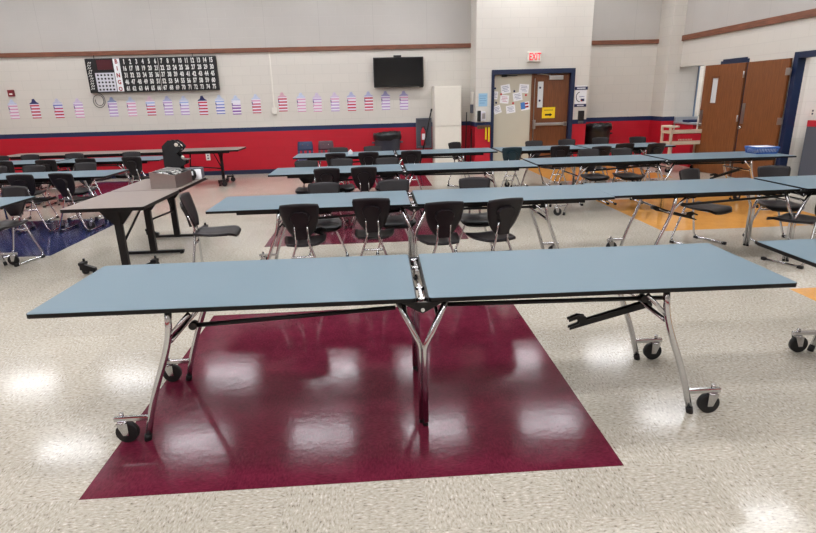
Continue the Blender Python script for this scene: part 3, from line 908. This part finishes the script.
st = MB().box(bx(.213), bx(.263), -.006, 0, hB * .02, hB * .985, .002).build('letter_strip', MT['paper'], bb)
for k, ch in enumerate('BINGO'):
    b = MB()
    text_bm(b, ch, bx(.238), hB * (.90 - .2 * k), hB * .13, -.0085, .85, .04)
    b.build('letter', MT['red_letters'], st)
num = 1
for r in range(5):
    for c_ in range(15):
        fx = .296 + c_ * .0478
        b = MB(); text_bm(b, str(num), bx(fx), hB * (.89 - .196 * r), hB * .15, -.003, .60, .045)
        b.build('numeral', MT['numerals'], bb)
        num += 1
b = MB()   # unreadable script down the left edge
rs = random.Random(3)
for k in range(11):
    zc = hB * (.12 + .075 * k)
    xx = bx(.028) + rs.uniform(-.012, .012)
    b.tube([(xx - .035, -.004, zc - .02), (xx - .01, -.004, zc + .022), (xx + .02, -.004, zc - .012), (xx + .036, -.004, zc + .02)], .008, 5)
b.build('script', MT['numerals'], bb)
MB().box(bx(.066), bx(.07), .04, .05, hB - .005, hB + .07).build('hanger', MT['black_metal'], bb)
MB().box(bx(.82), bx(.824), .04, .05, hB - .005, hB + .07).build('hanger', MT['black_metal'], bb)
pts = []
for k in range(40):
    a = k / 39 * PI * 3.6
    rr = .17 - .002 * k
    pts.append((bx(.045) + .0 + rr * math.sin(a) * .9, .03 + .001 * k, -.17 + rr * math.cos(a)))
MB().tube([(bx(.04), .03, 0.01)] + pts, .007, 6).build('cord', MT['cord'], bb)

# television
tv = thing('television', 'black wall mounted flat television under the wood trim', 'television', (.62, D - .15, 1.90))
MB().box(-.575, .575, 0, .06, 0, .65, .008).build('bezel', MT['bezel'], tv)
MB().box(-.55, .55, -.003, 0, .03, .625).build('screen', MT['screen'], tv)
MB().box(-.2, .2, .06, .12, .15, .5).build('wall_bracket', MT['black_metal'], tv)
MB().box(-.11, .07, -.01, .04, .65, .69, .006).build('camera_bar', MT['bezel'], tv)
MB().box(.47, .56, .0, .03, -.02, .0, .003).build('sensor', MT['bezel'], tv)

# paper flags
def stripe_mat(name, cols, n):
    g = NB(name)
    tc = g.node('ShaderNodeTexCoord'); sp = g.node('ShaderNodeSeparateXYZ'); g.link(tc.outputs['Object'], sp.inputs[0])
    zz = g.math('DIVIDE', g.math('ADD', sp.outputs[2], .5), .41 / n)
    band = g.math('LESS_THAN', g.math('FRACT', zz), .5)
    lowhi = g.math('GREATER_THAN', sp.outputs[2], 0.0)
    c = g.mix(band, s2l((226, 222, 230)), g.mix(lowhi, s2l(cols[1]), s2l(cols[0])))
    side = g.math('LESS_THAN', sp.outputs[0], -.075)
    dotted = g.math('MULTIPLY', side, g.math('GREATER_THAN', g.noise(tc.outputs['Object'], 30, 1), .52))
    c = g.mix(dotted, c, s2l((96, 88, 130)))
    g.link(c, g.b.inputs['Base Color']); g.b.inputs['Roughness'].default_value = .85
    return g.M
PINK, RED, BLU, LIL, PBL = (214, 158, 186), (190, 64, 84), (120, 126, 190), (184, 156, 200), (158, 178, 220)
flags = [(-8.16, 1.635, PINK, PINK, PBL, 'pale pink'), (-7.68, 1.635, RED, RED, (50, 50, 100), 'red and white, navy top'), (-7.17, 1.63, BLU, RED, (160, 160, 200), 'blue and red'),
 (-6.72, 1.625, LIL, PINK, LIL, 'lilac and pink'), (-5.96, 1.63, LIL, LIL, (60, 80, 150), 'lilac, blue top'), (-5.54, 1.625, PINK, PINK, PBL, 'pink, pale blue top'),
 (-5.11, 1.63, PBL, RED, PINK, 'pale blue and red'), (-4.72, 1.625, LIL, LIL, BLU, 'violet'), (-4.35, 1.62, PBL, LIL, PBL, 'pale blue and lilac'), (-3.93, 1.61, RED, RED, (50, 50, 100), 'deep red, navy top'),
 (-3.54, 1.62, PBL, BLU, PBL, 'pale blue'), (-3.17, 1.60, (225, 225, 235), (130, 80, 160), PBL, 'white over purple'), (-2.71, 1.615, PINK, RED, PBL, 'pink and red, pale top'),
 (-2.10, 1.64, RED, RED, (190, 100, 130), 'bright red'), (-1.67, 1.62, PINK, PINK, PBL, 'soft pink'), (-1.30, 1.61, LIL, PINK, LIL, 'pale lilac'),
 (-.89, 1.61, PINK, LIL, LIL, 'faded pink and lilac'), (-.50, 1.61, PINK, RED, BLU, 'rosy'), (-.10, 1.61, RED, RED, BLU, 'red, blue top'), (.30, 1.61, LIL, LIL, (90, 80, 160), 'lilac, violet top'), (.73, 1.605, PINK, LIL, (90, 80, 160), 'pink and violet')]
places = ['first from the left, below the fire alarm', 'second from the left', 'third from the left', 'fourth from the left', 'just right of the hanging cord', 'second right of the hanging cord', 'third right of the hanging cord', 'below the middle of the bingo board', 'fifth right of the hanging cord', 'sixth right of the hanging cord', 'under the right end of the bingo board', 'just past the right end of the bingo board', 'last one left of the white wall raceway', 'first one right of the white wall raceway', 'second right of the raceway', 'third right of the raceway', 'fourth right of the raceway', 'fifth right of the raceway', 'left one under the television', 'middle one under the television', 'right one under the television']
body0 = None
for i, ((x, z, c1, c2, ct, cn), pl) in enumerate(zip(flags, places)):
    t = thing('paper_flag', 'striped paper cutout, %s, %s' % (cn, pl), 'paper cutout', (x, D, z), 0, 'striped paper cutouts along the back wall')
    dz = .0
    MB().prism([(-.10, .10), (-.095, -.215), (.10, -.215), (.105, .10)], 'y', -.004, -.001).build('striped_sheet', stripe_mat('paper_stripes', (c1, c2), 6), t)
    MB().prism([(-.10, .10), (-.095, .12), (-.05, .14), (-.035, .18), (-.03, .205), (.02, .215), (.035, .18), (.06, .14), (.10, .12), (.105, .10)], 'y', -.005, -.001).build('top_sheet', mat('paper_top', ct if max(ct) < 110 else tuple((v + 222) // 2 for v in ct), .85, noise=.25, nscale=40), t)

# fire alarm, raceway, outlets
fa = thing('fire_alarm', 'small red fire alarm box on the cream wall, far left', 'fire alarm', (-8.11, D, 1.98))
MB().box(-.065, .065, -.05, 0, -.07, .07, .006).build('housing', mat('alarm_red', (126, 24, 38), .4, noise=.05), fa)
MB().box(-.03, .035, -.056, -.05, -.035, -.005, .003).build('strobe', MT['white'], fa)
rw = thing('wall_raceway', 'thin white cable raceway running down the wall to a box', 'cable raceway', (-2.30, D, 0))
MB().box(-.015, .015, -.02, 0, 1.52, 2.724, .003).build('channel', MT['white'], rw)
MB().box(-.055, .055, -.045, 0, 1.37, 1.52, .006).build('outlet_box', MT['white'], rw)
ol = thing('wall_outlet', 'white outlet plate on the red wall behind the long grey table', 'outlet', (-3.965, D, .435))
MB().box(-.05, .05, -.008, 0, -.08, .08, .003).build('plate', MT['white'], ol)
MB().box(-.018, .018, -.011, -.008, .015, .05, .002).box(-.018, .018, -.011, -.008, -.05, -.015, .002).build('socket', MT['greybin'], ol)

# fire extinguisher cabinet
fc = thing('extinguisher_cabinet', 'grey wall cabinet with a red extinguisher behind glass', 'fire extinguisher cabinet', (1.19, D, .49))
b = MB().box(-.185, -.15, -.08, 0, 0, .70, .004).box(.15, .185, -.08, 0, 0, .70, .004).box(-.15, .15, -.08, 0, 0, .04, .004).box(-.15, .15, -.08, 0, .66, .70, .004).box(-.15, .15, -.01, 0, .04, .66)
b.build('frame', MT['greybin'], fc)
ex = MB().lathe([(.001, .06), (.05, .06), (.055, .08), (.055, .38), (.04, .43), (.02, .45), (.02, .48), (.001, .48)], 16, -.02, -.055).build('extinguisher', MT['red'], fc)
MB().box(-.06, .03, -.062, -.048, .48, .50, .003).tube([(.0, -.06, .47), (.06, -.07, .42), (.06, -.07, .25)], .008, 6).build('handle', MT['black_metal'], ex)
MB().box(-.055, .02, -.115, -.112, .2, .34, .0).build('tag', MT['paper'], ex)
pl_ = tag(MB().tube([(1.03, 12.98, .015), (1.355, 13.08, 1.37)], .016, 8).cyl((1.35, 13.077, 1.34), (1.362, 13.085, 1.40), .022, 8).build('leaning_pole', MT['black_metal']), 'thin black pole leaning across the extinguisher cabinet', 'pole')

# white locker
lk = thing('storage_locker', 'tall white two door locker standing left of the entry wall', 'locker', (1.705, 12.78, 0))
MB().box(-.31, .31, 0, .5, .03, 1.89, .006).build('body', MT['ivory'], lk)
MB().box(-.29, .29, .02, .48, 0, .03).build('plinth', MT['greybin'], lk)
for z0, z1, kz in ((.06, 1.005, .86), (1.02, 1.87, 1.11)):
    dr = MB().box(-.295, .295, -.018, 0, z0, z1, .005).build('door', MT['ivory'], lk)
    MB().cyl((-.225, -.018, kz), (-.225, -.045, kz), .016, 12).build('knob', MT['white'], dr)

def barrel(label, x, y, mk, h, r):
    t = thing('trash_barrel', label, 'trash can', (x, y, 0))
    MB().lathe([(.001, 0), (r * .82, 0), (r * .86, .03), (r * .97, h - .06), (r, h - .05), (r, h - .02), (r * .93, h - .02), (r * .8, .1), (.001, .1)], 24).build('barrel', MT[mk], t)
    b = bmesh.new(); rs = random.Random(5); n = 28
    rings = []
    for q, (rr, z) in enumerate(((r * .90, h - .1), (r * .93, h - .0), (r * 1.03, h + .025), (r * 1.06, h - .03), (r * 1.05, h - .10), (r * 1.03, h - .13))):
        rings.append([b.verts.new(((rr + rs.uniform(-.012, .012)) * math.cos(2 * PI * k / n), (rr + rs.uniform(-.012, .012)) * math.sin(2 * PI * k / n), z + rs.uniform(-.02, .02))) for k in range(n)])
    for q in range(len(rings) - 1):
        for k in range(n):
            f = b.faces.new([rings[q][k], rings[q][(k + 1) % n], rings[q + 1][(k + 1) % n], rings[q + 1][k]]); f.smooth = True
    mb = MB(); mb.merge(b); mb.build('bin_liner', MT['bagblack'], t)
    MB().box(-r - .05, -r + .02, -.05, .05, h - .22, h - .18, .01).box(r - .02, r + .05, -.05, .05, h - .22, h - .18, .01).build('handle', MT[mk], t)
barrel('grey trash barrel with a black liner against the red wall', .30, 12.9, 'barrel', .88, .31)
barrel('black trash barrel with a liner right of the entry wall', 5.30, 12.95, 'barrel2', .93, .31)

# brooms beside the locker
for x, y, h, lb in ((2.14, 13.0, 1.30, 'taller dark broom stick leaning between locker and entry wall'), (2.22, 12.75, .92, 'shorter dark broom stick leaning against the entry wall')):
    t = thing('broom', lb, 'broom', (x, y, 0), 0, 'brooms by the locker')
    MB().tube([(0, -.05, .12), (.05, .1, h)], .012, 8).build('stick', MT['black_metal'], t)
    MB().prism([(-.10, 0), (.10, 0), (.05, .14), (-.05, .14)], 'y', -.08, -.03).build('bristles', MT['bagblack'], t)
ic = thing('wall_phone', 'small white and grey phone box on the side of the entry wall', 'phone', (ENT_X0, 12.95, 1.5))
MB().box(-.05, 0, -.07, .07, -.02, .25, .006).build('housing', MT['white'], ic)
MB().box(-.06, 0, -.06, .06, -.22, -.03, .006).build('lower_box', MT['greybin'], ic)

# entry wall fittings
sheet_of_paper('blue_notice', 'light blue paper notice on the entry wall left of the door', 'paper', 2.475, 1.57, .20, .28, ENT_Y, 0, MT['lightblue'], None, [(-.4, .4, .3, .05), (-.4, .3, .12, .05), (-.4, .4, -.06, .05), (-.4, .2, -.24, .05)], mat('faint_blue_ink', (112, 152, 190), .8, noise=.05))
dp = thing('hand_sanitizer', 'black and white dispenser on the entry wall left of the door', 'dispenser', (2.435, ENT_Y, 1.10))
MB().box(-.085, -.02, -.10, 0, .0, .24, .01).build('backplate', MT['board'], dp)
MB().box(-.02, .085, -.11, 0, .02, .22, .012).build('cover', MT['card'], dp)
MB().box(.0, .07, -.115, -.108, .06, .18, .002).build('label_plate', MT['steel'], dp)
kr = thing('key_rack', 'brown wooden rack with yellow straps beside the double door', 'rack', (2.50, ENT_Y, .94))
MB().box(-.15, .15, -.03, 0, 0, .075, .004).build('board', MT['key'], kr)
for x in (-.09, .045, .115): MB().tube([(x, -.03, .03), (x, -.05, .025), (x, -.055, .04)], .005, 6).build('hook', MT['black_metal'], kr)
for x, l in ((.045, .26), (.115, .31)): MB().box(x - .018, x + .018, -.048, -.04, .02 - l, .03).build('strap', MT['yellow'], kr)
exs = thing('exit_sign', 'white exit sign with red letters above the double door', 'exit sign', (3.59, ENT_Y, 2.35))
MB().box(-.15, .15, -.06, 0, 0, .205, .008).build('housing', MT['white'], exs)
b = MB(); text_bm(b, 'EXIT', .02, .105, .15, -.0625, .62, .02); b.build('lettering', MT['exitred'], exs)
sg = thing('wall_sign', 'white sign with navy bands and round emblem right of the brown door', 'sign', (4.715, ENT_Y, 1.36))
MB().box(-.13, .13, -.006, 0, 0, .46, .002).build('panel', MT['paper'], sg)
nb = MB().box(-.15, .15, -.012, -.0, .37, .44, .002).box(-.14, .14, -.012, 0, 0.0, .065, .002).build('band', MT['navysign'], sg)
b = MB()
for k in range(9):
    b.box(-.10 + k * .022, -.10 + k * .022 + .015, -.0135, -.012, .39, .42)
b.build('lettering', MT['paper'], nb)
b = MB()
for k in range(7):
    b.box(-.075 + k * .022, -.075 + k * .022 + .015, -.0135, -.012, .018, .046)
b.build('lettering', MT['paper'], nb)
b = MB()
b.tube([(-.02 + .085 * math.cos(a), -.007, .22 + .105 * math.sin(a)) for a in [PI * (.55 + .95 * k / 14) for k in range(15)]], .008, 6)
b.build('emblem_arc', MT['board'], sg)
MB().box(0.0, .085, -.009, -.006, .12, .18).build('emblem_block', MT['navysign'], sg)
MB().box(0.0, .03, -.0105, -.009, .12, .15).build('emblem_mark', MT['red_letters'], sg)
b = MB()
for k in range(4): b.box(-.03 + k * .03, -.03 + k * .03 + .02, -.008, -.006, .21, .235)
b.build('emblem_text', INK, sg)
dq = thing('soap_dispenser', 'narrow black dispenser below the navy banded sign', 'dispenser', (4.735, ENT_Y, 1.0))
MB().box(-.06, .06, -.09, 0, .06, .28, .01).build('housing', MT['board'], dq)
MB().box(-.05, .05, -.09, 0, 0.0, .05, .008).build('drip_tray', MT['greybin'], dq)

# ============================================================ RIGHT SIDE
ct = thing('serving_counter', 'red fronted counter with a steel top in the alcove', 'counter', (0, 0, 0))
MB().box(7.06, 9.0, 11.95, 12.70, 0, .93, .005).build('body', MT['red'], ct)
MB().box(7.02, 9.02, 11.90, 12.72, .93, .97, .006).box(7.06, 9.02, 12.715, 12.735, .96, 1.07, .003).build('worktop', mat('pale_steel', (172, 176, 182), .35, metal=.3, noise=.04), ct)
for k, (x, y, z, lb) in enumerate(((7.22, 12.28, .97, 'flat blue tray on the steel counter, left one'), (7.50, 12.34, .97, 'flat blue tray on the steel counter, right one'))):
    t = thing('blue_tray', lb, 'tray', (x, y, z), .2 * k, 'trays on the steel counter')
    MB().box(-.13, .13, -.12, .12, 0, .01).build('base', MT['basket'], t)
    MB().box(-.15, .15, -.14, -.12, 0.0, .05, .004).box(-.15, .15, .12, .14, 0.0, .05, .004).box(-.15, -.13, -.12, .12, 0.0, .05, .004).box(.13, .15, -.12, .12, 0.0, .05, .004).build('rim', MT['bluep'], t)
cart = thing('utility_cart', 'tan plastic utility cart by the serving alcove', 'cart', (6.57, 11.42, 0))
for z in (.26, .62, .85):
    MB().box(-.40, .40, -.2, .2, z - .05, z, .012).box(-.40, .40, -.2, -.185, z, z + .03, .004).build('shelf', MT['tan'], cart)
for sx in (-1, 1):
    for sy in (-1, 1):
        MB().box(sx * .38 - .025, sx * .38 + .025, sy * .18 - .02, sy * .18 + .02, .1, .85, .008).build('post', MT['tan'], cart)
        cs = MB().box(sx * .38 - .02, sx * .38 + .02, sy * .18 - .02, sy * .18 + .02, .05, .1).build('caster', MT['steel'], cart)
        MB().cyl((sx * .38, sy * .18 - .015, .05), (sx * .38, sy * .18 + .015, .05), .05, 14).build('wheel', MT['rubber'], cs)
MB().box(-.42, -.22, -.2, .2, .92, .96, .015).box(-.42, -.38, -.19, -.15, .84, .93).box(-.42, -.38, .15, .19, .84, .93).build('handle', MT['tan'], cart)
rc = thing('red_crate', 'red plastic crate with pale lettering on the cart shelf', 'crate', (6.57, 11.40, .62))
MB().box(-.26, .26, -.175, .17, 0, .012).box(-.26, .26, -.175, -.16, .0, .17, .004).box(-.26, .26, .155, .17, 0.0, .17, .004).box(-.26, -.245, -.16, .155, 0.0, .17, .004).box(.245, .26, -.16, .155, 0.0, .17, .004).build('crate', MT['red'], rc)
b = MB()
for k in range(9): b.box(-.22 + k * .034, -.22 + k * .034 + .02, -.1765, -.175, .04, .07)
b.build('lettering', MT['tan'], rc)
bk = thing('blue_basket', 'blue slatted plastic basket full of papers on the third row table', 'basket', (5.76, 7.88, .7385), -.03)
MB().box(-.15, .15, -.12, .12, 0, .008).box(-.175, .175, -.145, -.13, .075, .10, .004).box(-.175, .175, .13, .145, .075, .10, .004).box(-.175, -.16, -.13, .13, .075, .10, .004).box(.16, .175, -.13, .13, .075, .10, .004).box(-.155, .155, -.127, -.118, .0, .02).box(-.155, .155, .118, .127, .0, .02).build('frame', MT['basket'], bk)
b = MB()
for k in range(15):
    x = -.155 + k * .31 / 14
    for s in (-1, 1): b.tube([(x, s * .122, .005), (x * 1.08, s * .137, .08)], .005, 5)
for k in range(11):
    y = -.12 + k * .024
    for s in (-1, 1): b.tube([(s * .15, y, .005), (s * .167, y * 1.08, .08)], .005, 5)
b.build('slats', MT['basket'], bk)
pa = thing('paper_stack', 'white papers lying inside the blue basket', 'papers', (5.76, 7.88, .7475), -.03)
for k in range(5):
    o = MB().box(-.143, .143, -.112, .112, .018 * k, .018 * k + .016).build('sheet', MT['paper'], pa)
    o.rotation_euler = (0, 0, (k % 3 - 1) * .015)
gb = thing('grey_cabinet', 'dark grey two drawer cabinet standing past the blue door frame', 'cabinet', (7.54, 8.72, 0))
MB().box(-.26, .26, -.2, .25, .04, 1.03, .008).build('body', MT['greybin'], gb)
for z0, z1 in ((.08, .52), (.55, .97)):
    dr = MB().box(-.245, .245, -.215, -.2, z0, z1, .005).build('drawer', MT['greybin'], gb)
    MB().box(-.06, .06, -.23, -.215, z1 - .08, z1 - .06, .003).build('pull', MT['steel'], dr)
MB().box(-.24, .24, -.18, .23, 0, .04).build('plinth', MT['rubber'], gb)
rb = thing('red_box', 'red and white carton on top of the dark grey cabinet', 'box', (7.47, 8.84, 1.03))
MB().box(-.2, .2, -.12, .12, 0, .10, .003).build('carton', MT['red'], rb)
MB().box(-.19, .17, -.122, -.12, .02, .034).build('stripe', MT['paper'], rb)
MB().box(-.19, .17, -.122, -.12, .05, .064).build('stripe', MT['paper'], rb)
o2 = thing('wall_outlet', 'ivory outlet on the white corridor wall past the blue frame', 'outlet', (7.47, 9.14, 1.25))
MB().box(-.04, .04, -.008, 0, -.06, .06, .003).build('plate', MT['ivory'], o2)
MB().box(-.015, .015, -.011, -.008, .01, .04, .002).box(-.015, .015, -.011, -.008, -.04, -.01, .002).build('socket', MT['greybin'], o2)

# small carton on the back row
tag(MB().box(-.035, .035, -.035, .035, 0, .055, .004).prism([(-.035, .055), (.035, .055), (0, .085)], 'y', -.035, .035).build('milk_carton', MT['paper']), 'tiny white carton left on the back row table', 'carton')
o = bpy.data.objects['milk_carton']; o.location = (-.43, 9.66, .7385)

# ============================================================ BINGO MACHINE on the grey table
TZ = .7385
bxm = thing('bingo_console', 'steel sided bingo console with an open black and white top', 'bingo console', (-2.405, 6.56, TZ), -.05)
hx0, hx1, hy0, hy1 = -.143, .143, -.25, .25
MB().prism([(hx0, 0), (hx1, 0), (hx1, .15), (hx0, .19)], 'y', hy0, hy0 + .012).prism([(hx0, 0), (hx1, 0), (hx1, .15), (hx0, .19)], 'y', hy1 - .012, hy1).box(hx1 - .012, hx1, hy0 + .012, hy1 - .012, 0, .148).box(hx0, hx0 + .012, hy0 + .012, hy1 - .012, 0, .186).box(hx0, hx1, hy0 + .012, hy1 - .012, .0, .012).build('housing', MT['steel'], bxm)
MB().prism([(hx0 + .012, .16), (hx1 - .012, .12), (hx1 - .012, .14), (hx0 + .012, .18)], 'y', hy0 + .012, hy1 - .012).build('deck', MT['board'], bxm)
b = MB(); rs = random.Random(11)
def deckz(x): return .18 - (x - hx0 - .012) / (hx1 - hx0 - .024) * .04
for k in range(16):
    x = -.115 + .068 * (k % 4); y = -.21 + .10 * (k // 4)
    if k in (3, 8): continue
    MB().box(x - .014, x + .02, y - .02, y + .04, deckz(x) - .012, deckz(x) + .01, .003).build('ball_slot', MT['numerals'] if k % 3 else MT['bagblack'], bxm)
b = MB()
for y in (-.17, -.04, .09): MB().tube([(-.10, y, deckz(-.1) + .02), (.05, y + .05, deckz(.05) + .03), (.11, y - .03, deckz(.11) + .02)], .007, 6).build('guide_rail', MT['steel'], bxm)
hd = thing('bingo_blower', 'tall black wavy fronted blower hood standing behind the steel console', 'bingo blower', (-2.475, 6.96, TZ))
hd.scale = (.95, 1, .93)
prof = [(-.13, 0), (-.14, .22), (-.135, .46), (-.05, .535), (.0, .53), (.03, .535), (.085, .50), (.125, .445), (.09, .40), (.03, .36), (.06, .33), (.09, .29), (.135, .26), (.13, .22), (.06, .19), (.06, .16), (.11, .12), (.12, 0)]
MB().prism(prof, 'y', -.03, -.015).prism(prof, 'y', .105, .12).build('side_panel', MT['darkhood'], hd)
MB().prism([(-.13, 0), (-.14, .22), (-.135, .46), (-.05, .53), (-.045, .515), (-.12, .45), (-.125, .22), (-.115, 0)], 'y', -.015, .105).build('back_panel', MT['darkhood'], hd)
tr = MB().box(.0, .16, -.02, .11, .27, .285, .003).box(.0, .12, -.02, .11, .13, .145, .003).box(-.02, .08, -.02, .11, .40, .415, .003).build('tray', MT['steel'], hd)
b = MB()
for x, z, r in ((.05, .475, .04), (.085, .455, .032), (.02, .48, .03), (.07, .235, .028), (.10, .31, .022)):
    bb_ = bmesh.new(); bmesh.ops.create_icosphere(bb_, subdivisions=2, radius=r)
    for f in bb_.faces: f.smooth = True
    for v in bb_.verts: v.co += Vector((x, -.0, z))
    b.merge(bb_)
b.build('balls', MT['white'], hd)
cs = thing('grey_case', 'low grey equipment case at the far end of the grey table', 'case', (-2.33, 7.17, TZ))
MB().box(-.12, .12, -.06, .06, 0, .13, .01).build('shell', MT['greybin'], cs)
MB().box(-.05, .05, -.065, -.06, .09, .11, .003).build('latch', MT['steel'], cs)
cs.location = (-2.35, 7.185, TZ)
bg = thing('black_pouch', 'black bag with white trim beside the bingo console', 'bag', (-2.285, 6.93, TZ))
def blob(u, v, rx, ry, rz):
    a = u * 2 * PI; q = v * PI
    return Vector((rx * math.sin(q) * math.cos(a), ry * math.sin(q) * math.sin(a), rz - rz * math.cos(q)))
def make_blob(rx, ry, rz, n=16, mth=9, seed=1, jit=.08):
    b = bmesh.new(); rs = random.Random(seed)
    rings = []
    for j in range(1, mth):
        rings.append([b.verts.new(blob(k / n, j / mth, rx, ry, rz) * 1.0 + Vector((rs.uniform(-jit, jit) * rx, rs.uniform(-jit, jit) * ry, 0))) for k in range(n)])
    for q in range(len(rings) - 1):
        for k in range(n):
            f = b.faces.new([rings[q][k], rings[q][(k + 1) % n], rings[q + 1][(k + 1) % n], rings[q + 1][k]]); f.smooth = True
    b.faces.new(rings[0][::-1]); b.faces.new(rings[-1])
    return b
mb = MB(); mb.merge(make_blob(.05, .05, .075)); mb.build('pouch', MT['bagblack'], bg)
MB().box(-.02, .03, -.056, -.046, .07, .12, .005).build('flap', MT['paper'], bg)
wt = thing('paper_roll', 'white paper roll at the far corner of the grey table', 'paper roll', (-2.26, 7.06, TZ))
MB().lathe([(.015, 0), (.045, 0), (.046, .01), (.045, .12), (.015, .12)], 20).build('roll', MT['paper'], wt)
